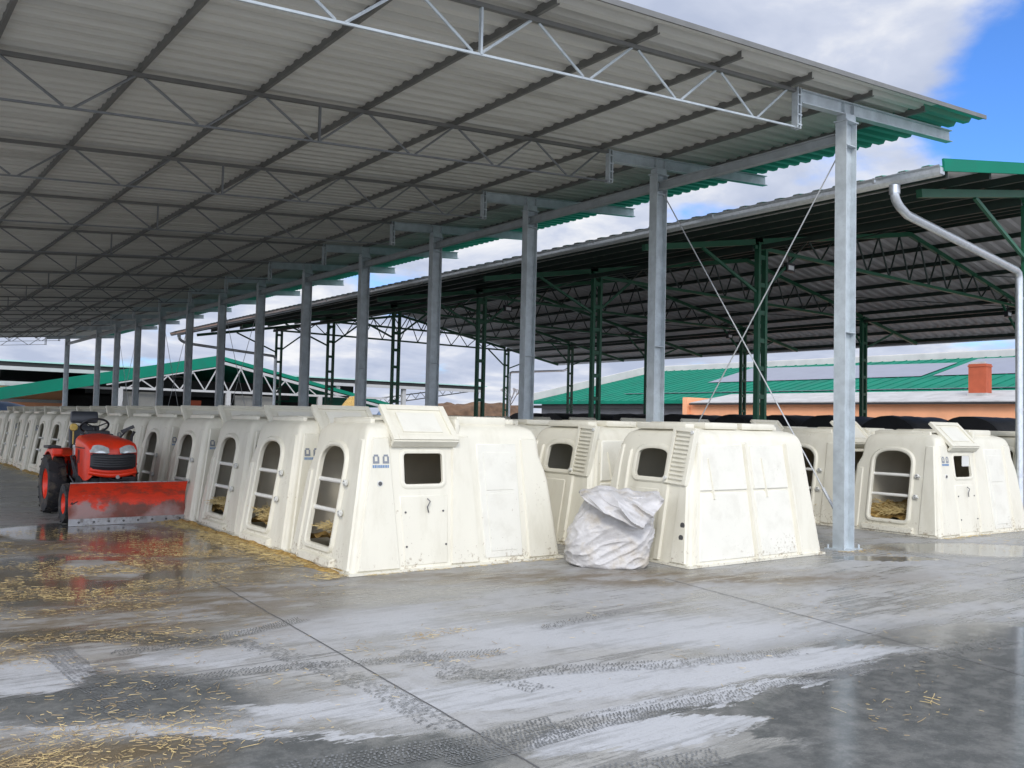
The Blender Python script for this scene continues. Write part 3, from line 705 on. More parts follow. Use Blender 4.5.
# long barn, green roof, on the right
bC = thing('long_barn', 'long barn with green roof and pale ridge behind the orange building', 'barn', (50, 61, 0))
sl = 3.8 / 17.5
zC = lambda x: 3.6 + sl * (x - 50)
mb = MB(); y0, y1 = -15, 61.7
mb.add([(50, y0, zC(50)), (67.5, y0, zC(67.5)), (67.5, y1, zC(67.5)), (50, y1, zC(50)), (50, y0, zC(50) - .25), (67.5, y0, zC(67.5) - .25), (67.5, y1, zC(67.5) - .25), (50, y1, zC(50) - .25),
        (85, y0, zC(50)), (85, y1, zC(50)), (85, y0, zC(50) - .25), (85, y1, zC(50) - .25)],
       [(0, 1, 2, 3), (4, 7, 6, 5), (0, 4, 5, 1), (3, 2, 6, 7), (0, 3, 7, 4), (1, 8, 9, 2), (5, 6, 11, 10), (1, 5, 10, 8), (2, 9, 11, 6), (8, 10, 11, 9)])
rf = kid(mb.build('roof', 'teal_sheet'), bC)
mb = MB(); yy = y0 + .5
while yy < y1:
    mb.bar((50.0, yy, zC(50) + .025), (67.3, yy, zC(67.3) + .025), .05, .05); yy += 1.0
q = mb.build('standing_seam', 'teal_sheet'); q.parent = rf
q['kind'] = 'stuff'
mb = MB(); mb.box((66.6, y0, 7.0), (68.4, y1 - .5, 7.75)); kid(mb.build('ridge_vent', 'white_band', bevel=.1), bC)
mb = MB(); mb.bar((49.9, y1 + .12, zC(49.9) + .25), (66.7, y1 + .12, zC(66.7) + .35), .3, .8); kid(mb.build('gable_parapet', 'white_band'), bC)
def onC(y_, x_): return (x_, y_, zC(x_) + .07)
mb = MB(); quad(mb, [onC(48.0, 57.8), onC(29.95, 58.0), onC(30.3, 63.9), onC(49.4, 65.5), ]); q = mb.build('pale_panel', 'lilac_sheet'); q.parent = rf
mb = MB(); quad(mb, [onC(29.2, 58.1), onC(y0, 58.1), onC(y0, 65.5), onC(29.6, 65.5), ]); q = mb.build('pale_panel', 'lilac_sheet'); q.parent = rf
mb = MB(); mb.bar((52.9, y0, zC(52.9) + .06), (52.9, y1 - 9, zC(52.9) + .06), .35, .03); q = mb.build('snow_guard', 'lilac_sheet'); q.parent = rf
mb = MB(); mb.box((51, y0 + .3, 0), (84, y1 - .3, 3.5)); kid(mb.build('wall', 'grey_wall'), bC)
mb = MB(); mb.box((50.2, y0, 3.0), (50.75, y1, 3.25)); kid(mb.build('gutter', 'dark_wall'), bC)
# orange building with chimney
bD = thing('orange_building', 'low orange rendered building with pale corrugated roof and brick chimney', 'building', (42, 36, 0))
mb = MB(); mb.box((42.2, -10, 0), (49.5, 36.4, 3.0)); kid(mb.build('wall', 'orange_wall'), bD)
mb = MB(); mb.add([(41.98, -10.3, 3.06), (46, -10.3, 3.72), (46, 36.2, 3.72), (41.98, 36.2, 3.06), (41.98, -10.3, 3.13), (46, -10.3, 3.80), (46, 36.2, 3.80), (41.98, 36.2, 3.13)],
                  [(0, 3, 2, 1), (4, 5, 6, 7), (0, 1, 5, 4), (2, 3, 7, 6), (0, 4, 7, 3), (1, 2, 6, 5)])
mb.add([(46, -10.3, 3.72), (50, -10.3, 3.1), (50, 36.2, 3.1), (46, 36.2, 3.72), (46, -10.3, 3.80), (50, -10.3, 3.18), (50, 36.2, 3.18), (46, 36.2, 3.80)],
       [(0, 3, 2, 1), (4, 5, 6, 7), (0, 1, 5, 4), (2, 3, 7, 6), (0, 4, 7, 3), (1, 2, 6, 5)])
rf = kid(mb.build('roof', 'pale_roof'), bD)
mb = MB(); mb.box((41.86, -10.3, 2.98), (41.97, 36.2, 3.08)); kid(mb.build('gutter', 'dark_wall'), bD)
mb = MB(); mb.box((41.9, 36.4, 0), (47, 36.75, 3.45)); kid(mb.build('gable_wall', 'orange_wall'), bD)
mb = MB(); mb.box((43.9, 19.47, 3.3), (44.5, 20.30, 5.0)); mb.box((43.87, 19.44, 4.86), (44.53, 20.33, 4.93)); ch = kid(mb.build('chimney', 'terracotta'), bD)
mb = MB(); mb.box((43.95, 19.55, 5.0), (44.1, 20.22, 5.10)); mb.box((43.86, 19.43, 3.3), (44.54, 20.34, 3.58)); q = mb.build('chimney_cap', 'pale_roof'); q.parent = ch
# gabled shed with white trusses, straight ahead
bE = thing('white_truss_shed', 'gabled shed with green roof edge and white zigzag trusses beyond the hutches', 'shed', (22.8, 65, 0))
ye = 65.0
def zE(x): return 6.05 - 3.15 / 14.9 * abs(x - 22.8)
mb = MB()
for xa, xb_ in ((7.9, 22.8), (22.8, 38.4)):
    mb.add([(xa, ye, zE(xa)), (xb_, ye, zE(xb_)), (xb_, ye + 30, zE(xb_)), (xa, ye + 30, zE(xa)), (xa, ye, zE(xa) - .05), (xb_, ye, zE(xb_) - .05), (xb_, ye + 30, zE(xb_) - .05), (xa, ye + 30, zE(xa) - .05)],
           [(0, 1, 2, 3), (4, 7, 6, 5), (0, 4, 5, 1), (3, 2, 6, 7), (0, 3, 7, 4), (1, 5, 6, 2)])
kid(mb.build('roof', 'teal_sheet'), bE)
mb = MB(); mb.bar((7.9, ye - .05, zE(7.9) - .32), (22.8, ye - .05, zE(22.8) - .32), .08, .78); kid(mb.build('verge_board', 'teal_sheet'), bE)
mb = MB(); mb.bar((22.8, ye - .05, zE(22.8) - .08), (38.4, ye - .05, zE(38.4) - .08), .08, .26); kid(mb.build('verge_board', 'teal_sheet'), bE)
mb = MB(); mb.bar((15.0, ye - .1, zE(15) - .80), (22.8, ye - .1, zE(22.8) - .80), .1, .09); mb.bar((22.8, ye - .1, zE(22.8) - .42), (37.8, ye - .1, zE(37.8) - .42), .1, .2)
mb.bar((15.9, ye - .1, 3.42), (37.0, ye - .1, 3.42), .1, .16)
nn_ = 8
for i in range(nn_):
    xa = 16.4 + 14.2 * i / nn_; xb_ = 16.4 + 14.2 * (i + 1) / nn_; xm_ = (xa + xb_) / 2
    zz = zE(xm_) - (.85 if xm_ < 22.8 else .5)
    mb.bar((xa, ye - .1, 3.45), (xm_, ye - .1, zz), .08, .08); mb.bar((xm_, ye - .1, zz), (xb_, ye - .1, 3.45), .08, .08)
kid(mb.build('truss', 'white_paint'), bE)
for xp in (15.9, 23.5, 30.9):
    mb = MB(); mb.box((xp - .17, ye - .2, 0), (xp + .17, ye + .1, 3.4)); kid(mb.build('post', 'white_paint'), bE)
mb = MB(); mb.box((16.1, ye + .4, 0), (18.9, ye + .6, 3.2)); mb.box((24.2, ye + .4, 0), (27.4, ye + .6, 3.2)); kid(mb.build('wall_panel', 'panel_wall'), bE)
mb = MB(); mb.box((9, ye + 14, 0), (37.2, ye + 14.3, 5.9 - 2.8)); mb.box((15, ye + 6, 3.1), (31, ye + 6.2, 5.4 - 1)); kid(mb.build('back_wall', 'dark_wall'), bE)  # near-black colour puts the shade of the shed interior on these walls
mb = MB(); mb.box((22.3, ye + 5, 0), (23.2, ye + 6, 2.8)); kid(mb.build('brick_pier', 'terracotta'), bE)
mb = MB(); mb.bar((9.0, ye + .8, 3.38), (15.9, ye + .8, 3.38), .1, .16); kid(mb.build('side_rail', 'white_paint'), bE)
# very long shed at the back
bF = thing('long_shed', 'very long low shed with mint roof edge and dark open front far behind', 'shed', (20, 85, 0))
mb = MB(); mb.add([(-40, 84.6, 5.95), (61.8, 84.6, 5.95), (61.8, 97, 6.0), (-40, 97, 6.0), (-40, 84.6, 5.83), (61.8, 84.6, 5.83), (61.8, 97, 5.88), (-40, 97, 5.88)], [(0, 1, 2, 3), (4, 7, 6, 5), (0, 4, 5, 1), (3, 2, 6, 7), (0, 3, 7, 4), (1, 5, 6, 2)])
kid(mb.build('roof', 'mint_sheet'), bF)
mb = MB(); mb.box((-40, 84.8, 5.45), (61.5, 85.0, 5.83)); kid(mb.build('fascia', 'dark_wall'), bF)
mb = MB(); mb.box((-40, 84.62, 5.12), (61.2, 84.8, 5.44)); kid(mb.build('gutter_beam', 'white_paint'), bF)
mb = MB(); mb.box((-40, 92, 0), (48, 92.3, 5.6)); kid(mb.build('back_wall', 'dark_wall'), bF)  # near-black colour stands in for shade inside the open front
for i, xp in enumerate((-10, 0.5, 11, 21.5, 32, 42.5, 50.6, 60.6)):
    mb = MB(); mb.box((xp - .22, 84.9, 0), (xp + .22, 85.3, 5.4)); kid(mb.build('post', 'white_paint'), bF)
mb = MB()
for i in range(14):
    xa = 44 + i * 1.25; mb.tube([(xa, 88, 2.6 + i * .20), (xa + .6, 88, 3.4 + i * .20), (xa + 1.25, 88, 2.8 + i * .20)], .04, 4)
mb.tube([(44, 88, 2.5), (61.5, 88, 5.3)], .06, 4); mb.tube([(44, 88, 3.3), (61.5, 88, 5.9)], .06, 4)
kid(mb.build('gable_truss', 'grey_wall'), bF)
# orange-walled block at far left
bG = thing('brick_block', 'orange walled block with white roof edge at the far left', 'building', (5, 78, 0))
mb = MB(); mb.box((-14, 78, 0), (15, 84, 3.6)); kid(mb.build('wall', 'orange_wall'), bG)
mb = MB(); mb.box((-14.4, 77.8, 3.6), (14.6, 84, 3.95)); kid(mb.build('roof_edge', 'white_paint'), bG)
mb = MB(); mb.box((-14.2, 77.6, 2.35), (15, 77.95, 2.6)); kid(mb.build('rail', 'white_paint'), bG)
# ------------------------------------------------------------------ heaps and covers behind
def heap(name, label, cat, c, r, h, m_, seed, rough=.25, group=None, n=36, rings=10, power=1.0):
    mb = MB(); vs_ = [(0, 0, h * (1 + rough * noise.noise(Vector((seed, 0, 0)))))]
    for i in range(1, rings + 1):
        t = i / rings
        for j in range(n):
            a = 2 * math.pi * j / n
            q = noise.noise(Vector((math.cos(a) * 2 * t + seed, math.sin(a) * 2 * t, t * .5))) + .5 * noise.noise(Vector((math.cos(a) * 6 * t + seed, math.sin(a) * 6 * t, t * 5)))
            rr = t * (1 + rough * .5 * q)
            z = h * (1 - t ** (1.5 * power)) * (1 + rough * q) if i < rings else -.02
            vs_.append((math.cos(a) * r[0] * rr, math.sin(a) * r[1] * rr, z))
    fs_ = [(0, 1 + j, 1 + (j + 1) % n) for j in range(n)]
    for i in range(rings - 1):
        for j in range(n): fs_.append((1 + i * n + j, 1 + (i + 1) * n + j, 1 + (i + 1) * n + (j + 1) % n, 1 + i * n + (j + 1) % n))
    mb.add(vs_, fs_); o = mb.build(name, m_, smooth=50); o.location = c
    return tag(o, label, cat, group)
heap('earth_mound', 'long brown mound of earth under the far open sky', 'mound', (54, 75, 0), (11, 4), 3.3, 'earth', 3, .22, n=110, rings=28, power=2.4)
heap('straw_heap', 'yellow heap of loose straw behind the hutch roofs', 'straw heap', (32.3, 62, 0), (2.4, 2), 3.1, 'straw_bed', 5, .2, power=1.6)
heap('blue_tarp_heap', 'blue tarpaulin thrown over a heap beside the yellow straw', 'tarpaulin', (35.3, 61.5, 0), (1.6, 1.5), 2.75, 'blue_tarp', 9, .1, power=2)
heap('blue_tarp_heap', 'long grey blue tarpaulin over a low heap at the far left', 'tarpaulin', (7.0, 56, 0), (3.4, 2), 2.15, 'blue_tarp', 12, .08, power=2)
def arch_cover(y, n_):
    mb = MB(); Ra = 1.02; ns_ = 16; nl = 8
    for k in range(nl + 1):
        x = -1.5 + 3.0 * k / nl
        for j in range(ns_ + 1):
            a = math.pi * j / ns_; rr = Ra * (1 + .03 * noise.noise(Vector((x * 2, a * 2, n_))) + (.02 if k % 2 else 0))
            mb.v.append((x, math.cos(a) * rr, 1.28 + math.sin(a) * rr * .80))
        mb.v.append((x, -Ra, 0)); mb.v.append((x, Ra, 0))
    w_ = ns_ + 3
    for k in range(nl):
        b0 = k * w_; b1 = (k + 1) * w_
        for j in range(ns_): mb.f.append((b0 + j, b1 + j, b1 + j + 1, b0 + j + 1)); mb.m.append(0)
        mb.f.append((b0 + ns_, b1 + ns_, b1 + ns_ + 1, b0 + ns_ + 1)); mb.m.append(0); mb.f.append((b0 + ns_ + 2, b1 + ns_ + 2, b1, b0)); mb.m.append(0)
    for b0 in (0, nl * w_): mb.f.append(tuple(b0 + q for q in list(range(ns_ + 1)) + [ns_ + 1, ns_ + 2])); mb.m.append(0)
    o = mb.build('hay_cover', 'black_wrap', smooth=50); o.location = (27.3, y, 0)
    return o
for i, y in enumerate((9.4, 11.98, 14.4, 16.6, 18.4, 20.4, 23.2, 25.8, 28.2, 30.4, 32.8)):
    o = arch_cover(y, i)
    tag(o, 'black sheeted arched cover behind the hutches, %s of its row from the right' % ORD[i], 'cover', 'black arched covers behind the hutches')
# bare tree beyond the mound
tr = thing('bare_tree', 'small bare brown tree beyond the end of the earth mound', 'tree', (59.4, 77, 0))
mb = MB(); rt = random.Random(4)
def limb(p, d, ln, r, dep):
    q = p + d * ln; mb.tube([p, (p + q) / 2 + Vector((rt.uniform(-.05, .05), 0, rt.uniform(-.05, .05))) * ln, q], [r, r * .8, r * .6], 5, cap=False)
    if dep == 0: return
    for _ in range(3):
        dd = (d + Vector((rt.uniform(-.7, .7), rt.uniform(-.7, .7), rt.uniform(-.1, .5)))).normalized(); limb(q, dd, ln * .66, r * .6, dep - 1)
limb(Vector((59.4, 77, 2.2)), Vector((0, 0, 1)), 1.3, .10, 5); kid(mb.build('crown', 'bark'), tr)
mb = MB(); mb.tube([(59.4, 77, 0), (59.4, 77, 2.2)], [.2, .11], 8); kid(mb.build('trunk', 'bark'), tr)
# ------------------------------------------------------------------ calf hutches
def rrect(x0, x1, y0, y1, r, n=6):
    pts = []
    for cx_, cy_, a0 in ((x1 - r, y0 + r, -90), (x1 - r, y1 - r, 0), (x0 + r, y1 - r, 90), (x0 + r, y0 + r, 180)):
        for i in range(n + 1):
            a = R(a0 + 90 * i / n); pts.append((cx_ + r * math.cos(a), cy_ + r * math.sin(a)))
    return pts
class Shell:
    def __init__(s, xf, xr, yn, yf): s.xf, s.xr, s.yn, s.yf = xf, xr, yn, yf
    def mesh(s, off, z0, mi):
        mb = MB(); rows = []
        zs = [(z0, 0)] + ([(z, 0) for z in (.3, .6, .9, 1.05, 1.12, 1.2, 1.3, 1.40)]) + [(1.46, .008), (1.505, .022), (1.54, .05), (1.565, .095), (1.585, .17), (1.605, .32)]
        for z, ins in zs:
            e = ins + off; zz = z - (off if ins else 0)
            rows.append((rrect(s.xf(z) + e, s.xr(z) - e, s.yn(z) + e, s.yf(z) - e, max(.03, .055 + ins * .6 - off * .3)), zz))
        n = len(rows[0][0])
        for ring, z in rows: mb.v += [(x, y, z) for x, y in ring]
        for i in range(len(rows) - 1):
            for j in range(n): mb.f.append((i * n + j, i * n + (j + 1) % n, (i + 1) * n + (j + 1) % n, (i + 1) * n + j)); mb.m.append(mi)
        mb.f.append(tuple(range(n))[::-1]); mb.m.append(mi); mb.f.append(tuple((len(rows) - 1) * n + j for j in range(n))); mb.m.append(mi)
        return mb
def prism(poly, axis, lo, hi):
    """poly in (u, z); axis 'x' -> u=y, axis 'y' -> u=x"""
    mb = MB(); n = len(poly)
    for d in (lo, hi):
        for u, z in poly: mb.v.append((d, u, z) if axis == 'x' else (u, d, z))
    mb.f = [tuple(range(n)), tuple(range(n, 2 * n))[::-1]] + [(j, (j + 1) % n, n + (j + 1) % n, n + j) for j in range(n)]; mb.m = [0] * len(mb.f)
    return mb
def arch_poly(c, hw, z0, zs, n=14, rb=.05, rise=None):
    rise = rise or hw
    p = [(c - hw, zs)]
    p += [(c - hw * math.copysign(abs(math.cos(math.pi * i / n)) ** .82, math.cos(math.pi * i / n)), zs + rise * math.sin(math.pi * i / n) ** .82) for i in range(1, n)]
    p += [(c + hw, zs)]
    p += [(c + hw, z0 + rb)] + [(c + hw - rb + rb * math.cos(a), z0 + rb + rb * math.sin(a)) for a in (R(-30), R(-60))] + [(c + hw - rb, z0)]
    p += [(c - hw + rb, z0)] + [(c - hw + rb + rb * math.cos(a), z0 + rb + rb * math.sin(a)) for a in (R(-120), R(-150))] + [(c - hw, z0 + rb)]
    return p
def rr_poly(x0, x1, z0, z1, r=.04):
    return rrect(x0, x1, z0, z1, r, 4)
def boolean(base_mb, cutters, mats):
    o = base_mb.build('tmp', mats); cs = []
    for c in cutters:
        k_ = c.build('tmpc', mats); cs.append(k_)
        md = o.modifiers.new('b', 'BOOLEAN'); md.operation = 'DIFFERENCE'; md.solver = 'EXACT'; md.object = k_
    dg = bpy.context.evaluated_depsgraph_get(); me = bpy.data.meshes.new_from_object(o.evaluated_get(dg))
    for q in [o] + cs:
        m_ = q.data; bpy.data.objects.remove(q); bpy.data.meshes.remove(m_)
    mb = MB(); mb.keep = True
    mb.v = [tuple(v.co) for v in me.vertices]; mb.f = [tuple(p.vertices) for p in me.polygons]; mb.m = [p.material_index for p in me.polygons]
    bpy.data.meshes.remove(me)
    return mb
def ring_frame(mb, poly, wd, f, th, mi=0):
    """raised frame round an opening. f(u,z,off)->3d point; poly closed."""
    n = len(poly); cu = sum(p[0] for p in poly) / n; cz = sum(p[1] for p in poly) / n
    outs = []
    for i in range(n):
        a = Vector(poly[i - 1]); b = Vector(poly[i]); c = Vector(poly[(i + 1) % n]); d = ((b - a).normalized() + (c - b).normalized())
        nn_ = Vector((d.y, -d.x))
        if nn_.length < 1e-6: nn_ = b - Vector((cu, cz))
        nn_.normalize()
        if nn_.dot(b - Vector((cu, cz))) < 0: nn_ = -nn_
        outs.append(nn_)
    vs_ = []
    for (k_, h_) in ((-.004, -.03), (-.004, th * .6), (.014, th), (wd - .02, th), (wd, th * .35), (wd + .006, -.01)):
        for i in range(n): u, z = poly[i][0] + outs[i].x * k_, poly[i][1] + outs[i].y * k_; vs_.append(f(u, z, h_))
    fs_ = [(r_ * n + j, r_ * n + (j + 1) % n, (r_ + 1) * n + (j + 1) % n, (r_ + 1) * n + j) for r_ in range(5) for j in range(n)]
    mb.add(vs_, fs_, mi)
def slab(mb, f, a, b, z0, z1, off, mi=0, ed=.018, nz=6):
    """raised panel between u=a(z) and u=b(z)"""
    ea = a if callable(a) else (lambda z: a); eb = b if callable(b) else (lambda z: b)
    zs = [z0, z0 + ed] + [z0 + ed + (z1 - z0 - 2 * ed) * i / nz for i in range(1, nz)] + [z1 - ed, z1]; vs_ = []
    for i, z in enumerate(zs):
        e = (i in (0, len(zs) - 1))
        for u, o_ in ((ea(z), -.006), (ea(z) + ed, off), (eb(z) - ed, off), (eb(z), -.006)): vs_.append(f(u, z, -.006 if e else o_))
    k_ = len(zs); mb.add(vs_, [(i * 4 + j, i * 4 + j + 1, (i + 1) * 4 + j + 1, (i + 1) * 4 + j) for i in range(k_ - 1) for j in range(3)], mi)
PM = ['plastic', 'plastic_inside', 'plastic_pale']
def make_hutch_front(root):
    """front opening towards -x; window and lid on the -y side"""
    xf = lambda z: .16 * z
    xr = lambda z: 2.76 - .13 * z if z < .98 else 2.633 - (.45 * (z - .98) if z < 1.2 else .099 + .12 * (z - 1.2))
    yn = lambda z: -.82 + .13 * z
    yf = lambda z: .80 - .08 * z if z < 1.05 else .716 - (.55 * (z - 1.05) if z < 1.2 else .0825 + .10 * (z - 1.2))
    S = Shell(xf, xr, yn, yf)
    oc = .06; arch = arch_poly(oc, .325, .215, 1.09, 18, .05, .215)
    win = rr_poly(.645, 1.165, .895, 1.265)
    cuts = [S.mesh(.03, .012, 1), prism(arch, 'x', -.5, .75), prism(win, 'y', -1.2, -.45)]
    mb = boolean(S.mesh(0, 0, 0), cuts, PM)
    ff = lambda u, z, o_: (xf(z) - o_, u, z); fn = lambda u, z, o_: (u, yn(z) - o_, z)
    ring_frame(mb, arch, .06, ff, .032)
    # side panels
    slab(mb, fn, lambda z: .065 + .16 * z, lambda z: .585 - .065 * z, .03, 1.42, .022)
    slab(mb, fn, lambda z: 1.20 + .055 * z, lambda z: 1.60 - .06 * z, .03, 1.44, .022)
    slab(mb, fn, lambda z: 2.27 - .03 * z, lambda z: xr(z) - .06, .03, 1.42, .022, nz=14)
    ring_frame(mb, rr_poly(.66, 1.15, .91, 1.25), .045, fn, .012)
    slab(mb, fn, lambda z: .63 - .05 * z, lambda z: 1.17 + .05 * z, .05, .80, .010, 0)
    slab(mb, fn, lambda z: 1.66 - .045 * z, lambda z: 2.20 - .02 * z, .06, 1.36, .012, 2); slab(mb, fn, lambda z: 1.735 - .045 * z, lambda z: 2.13 - .02 * z, .13, .80, .018, 2); slab(mb, fn, lambda z: 1.735 - .045 * z, lambda z: 2.13 - .02 * z, .81, 1.27, .018, 2)
    # front corner posts and sill
    slab(mb, ff, lambda z: -.78 + .12 * z, -.47, .03, 1.40, .018); slab(mb, ff, lambda z: .56, lambda z: .75 - .07 * z, .03, 1.02, .018)
    slab(mb, ff, -.40, .50, .02, .125, .05)
    # base flange
    for (x0, x1, y0, y1) in ((-.02, 2.78, -.845, -.815), (-.025, .0, -.83, .81), (2.76, 2.785, -.83, .81)):
        mb.box((x0, y0, .003), (x1, y1, .03))
    # shoulder gutter rib and roof slabs
    def rbox(lo, hi, bev=.02, mi=0):
        t_ = MB().box(lo, hi, mi); o_ = t_.build('t', PM, bevel=bev); b_ = MB(); me = o_.data
        mb.add([tuple(v.co) for v in me.vertices], [tuple(p.vertices) for p in me.polygons], mi); bpy.data.objects.remove(o_); bpy.data.meshes.remove(me)
    rbox((1.42, -.52, 1.56), (2.12, .48, 1.665), .03); rbox((2.16, -.36, 1.57), (2.34, .36, 1.645), .02); rbox((.46, -.10, 1.58), (1.38, .50, 1.632), .02); rbox((.36, -.46, 1.53), (.42, .50, 1.618), .02)
    rbox((1.34, -.62, 1.43), (1.40, -.40, 1.63), .015)
    body = mb.build('body', PM, root, smooth=32)
    # lid over the window
    ang = R(45)
    T = Matrix.Translation((.50, -.715, 1.365)) @ Matrix.Rotation(ang, 4, 'X')
    lm_ = MB(); L_ = .53
    lm_.box((0, 0, 0), (.82, L_, .035), 0, T)
    for a in ((0, 0, .03, .07, L_, .055), (.75, 0, .03, .82, L_, .055), (.07, 0, .03, .75, .07, .058), (.07, L_ - .07, .03, .75, L_, .055), (.16, .12, .033, .66, .42, .045)):
        lm_.box(a[:3], a[3:], 2 if a[0] == .16 else 0, T)
    lm_.box((0, -.012, -.06), (.82, .03, .034), 0, T)
    lid = lm_.build('window_lid', PM, root, bevel=.008)
    # bars, bolts
    for z in (.60, .92):
        b_ = MB(); b_.tube([(xf(z) + .03, oc - .36, z), (xf(z) + .03, oc + .36, z)], .026, 8); b_.build('bar', 'pvc_bar', root, smooth=50)
        b_ = MB(); yb = oc - .445; b_.lathe([(.036, -.01), (.036, .02), (.026, .028), (.02, .012)], (-1, 0, 0), (xf(z) - .02, yb, z), 14, 0)
        b_.lathe([(.019, .0), (.019, .014)], (-1, 0, 0), (xf(z) - .02, yb, z), 10, 1); b_.tube([(xf(z) - .045, yb, z), (xf(z) - .05, yb - .07, z - .012)], .012, 6, 0)
        b_.build('latch', ['rim_white', 'bolt'], root, smooth=50)
    # logo, vent hole, screws, hook
    lg = MB(); N = lambda x, z: (x, yn(z) - .026, z)
    for x0 in (.285, .40):
        for (a, b, c, d) in ((0, .0, .075, .025), (0, .025, .022, .075), (.053, .025, .075, .075), (.012, .075, .063, .095)):
            lg.add([N(x0 + a, 1.14 + b), N(x0 + c, 1.14 + b), N(x0 + c, 1.14 + d), N(x0 + a, 1.14 + d)], [(0, 1, 2, 3)], 1)
    rr_ = random.Random(2); x = .28
    while x < .475:
        w_ = rr_.uniform(.010, .018); lg.add([N(x, 1.095), N(x + w_, 1.095), N(x + w_, 1.125), N(x, 1.125)], [(0, 1, 2, 3)], 0); x += w_ + .005
    lg.build('logo', ['logo_blue', 'logo_grey'], root)
    h_ = MB(); h_.lathe([(.035, 0), (.035, .010), (.024, .012)], (0, -1, 0), (.36, yn(.93) - .018, .93), 14, 0); h_.lathe([(.023, 0), (.023, .014)], (0, -1, 0), (.36, yn(.93) - .018, .93), 12, 1)
    h_.build('vent_plug', ['rim_white', 'bolt'], root)
    s_ = MB()
    for x, z in ((.66, .62), (1.13, .62), (.66, .26), (1.15, .26)): s_.lathe([(.011, 0), (.011, .008)], (0, -1, 0), (x, yn(z) - .010, z), 8)
    s_.build('screws', 'bolt', root)['kind'] = 'stuff'
    k_ = MB(); z = .66; k_.tube([(.93, yn(.74) - .02, .76), (.95, yn(.74) - .05, .73), (.915, yn(.7) - .045, .67), (.935, yn(.62) - .03, .61)], .007, 6); k_.build('hook', 'bolt', root, smooth=50)
def make_hutch_rear(root):
    """rear wall with vent window towards -x, plain ribbed side towards -y"""
    xf = lambda z: .17 * z if z < 1.15 else .1955 + .28 * (z - 1.15)
    xr = lambda z: 2.50 - .10 * z
    yn = lambda z: -.82 + .15 * z
    yf = lambda z: .82 - .15 * z
    S = Shell(xf, xr, yn, yf)
    win = arch_poly(0, .255, .985, 1.25, 10, .05, .09); arch = arch_poly(-.05, .325, .215, 1.09, 18, .05, .215)
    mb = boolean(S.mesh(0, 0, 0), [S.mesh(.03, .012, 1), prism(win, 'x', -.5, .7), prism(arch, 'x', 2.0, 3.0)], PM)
    ff = lambda u, z, o_: (xf(z) - o_, u, z); fn = lambda u, z, o_: (u, yn(z) - o_, z); fr = lambda u, z, o_: (xr(z) + o_, u, z)
    ring_frame(mb, win, .06, ff, .022); ring_frame(mb, arch, .075, fr, .045)
    slab(mb, ff, lambda z: -.78 + .14 * z, lambda z: -.52, .03, 1.40, .022); slab(mb, ff, -.36, -.25, .03, .93, .03)
    slab(mb, ff, .36, .42, .30, 1.32, .028); slab(mb, ff, lambda z: .52, lambda z: .80 - .15 * z, .03, 1.38, .018)
    slab(mb, ff, -.2, .33, .05, .86, .010)
    # side : corner post, two pale panels with a proud rib between and a slanting stiffener in each
    slab(mb, fn, lambda z: .06 + .17 * z, lambda z: .12 + .17 * z, .02, 1.42, .03)
    slab(mb, fn, lambda z: .16 + .17 * z, lambda z: 1.16 - .02 * z, .05, .84, .012, 2); slab(mb, fn, lambda z: .16 + .17 * z, lambda z: 1.16 - .02 * z, .85, 1.40, .020, 2)
    slab(mb, fn, lambda z: 1.16 - .02 * z, lambda z: 1.24 - .02 * z, .02, 1.43, .042)
    slab(mb, fn, lambda z: 1.28 - .03 * z, lambda z: 1.98 - .05 * z, .05, .84, .012, 2); slab(mb, fn, lambda z: 1.28 - .03 * z, lambda z: 1.98 - .05 * z, .85, 1.40, .020, 2)
    slab(mb, fn, lambda z: 2.0 - .05 * z, lambda z: 2.07 - .05 * z, .02, 1.43, .042)
    slab(mb, fn, lambda z: .58 - .10 * z, lambda z: .62 - .10 * z, .75, 1.25, .034, 0, .014); slab(mb, fn, lambda z: 1.55 - .10 * z, lambda z: 1.585 - .10 * z, .75, 1.25, .034, 0, .014)
    for (x0, x1, y0, y1) in ((-.02, 2.52, -.845, -.815), (-.025, .0, -.83, .81), (2.50, 2.525, -.83, .81)): mb.box((x0, y0, .003), (x1, y1, .03))
    def rbox(lo, hi, bev=.02, mi=0):
        t_ = MB().box(lo, hi, mi); o_ = t_.build('t', PM, bevel=bev); me = o_.data
        mb.add([tuple(v.co) for v in me.vertices], [tuple(p.vertices) for p in me.polygons], mi); bpy.data.objects.remove(o_); bpy.data.meshes.remove(me)
    rbox((.34, -.42, 1.57), (.50, .42, 1.645)); rbox((.62, -.48, 1.58), (1.22, .48, 1.665), .03); rbox((1.30, -.48, 1.58), (1.95, .48, 1.665), .03); rbox((2.02, -.34, 1.56), (2.16, .34, 1.63))
    mb.build('body', PM, root, smooth=32)
    for z in (.33, .47):
        h_ = MB(); h_.lathe([(.034, 0), (.034, .006)], (-1, 0, 0), (xf(z) - .02, -.66, z), 12); h_.build('vent_hole', 'bolt', root)
    # ribbed flap hanging on its pivot beside the window
    fm = MB(); T = Matrix.Translation((.165, -.285, .93)) @ Matrix.Rotation(R(11), 4, 'Y') @ Matrix.Rotation(R(3), 4, 'X')
    W_, H_ = .36, .68
    fm.box((-.02, -W_, 0), (.012, 0, H_), 0, T)
    fm.box((-.06, -W_, 0), (-.02, -W_ + .06, H_), 0, T); fm.box((-.05, -.05, 0), (-.02, 0, H_), 0, T); fm.box((-.055, -W_ + .06, H_ - .05), (-.02, -.05, H_), 0, T); fm.box((-.045, -W_ + .06, 0), (-.02, -.05, .03), 0, T)
    for i in range(11): fm.box((-.045, -W_ + .07, .055 + i * .052), (-.02, -.06, .055 + i * .052 + .024), 0, T)
    fl_ = fm.build('flap', PM, root, bevel=.006)
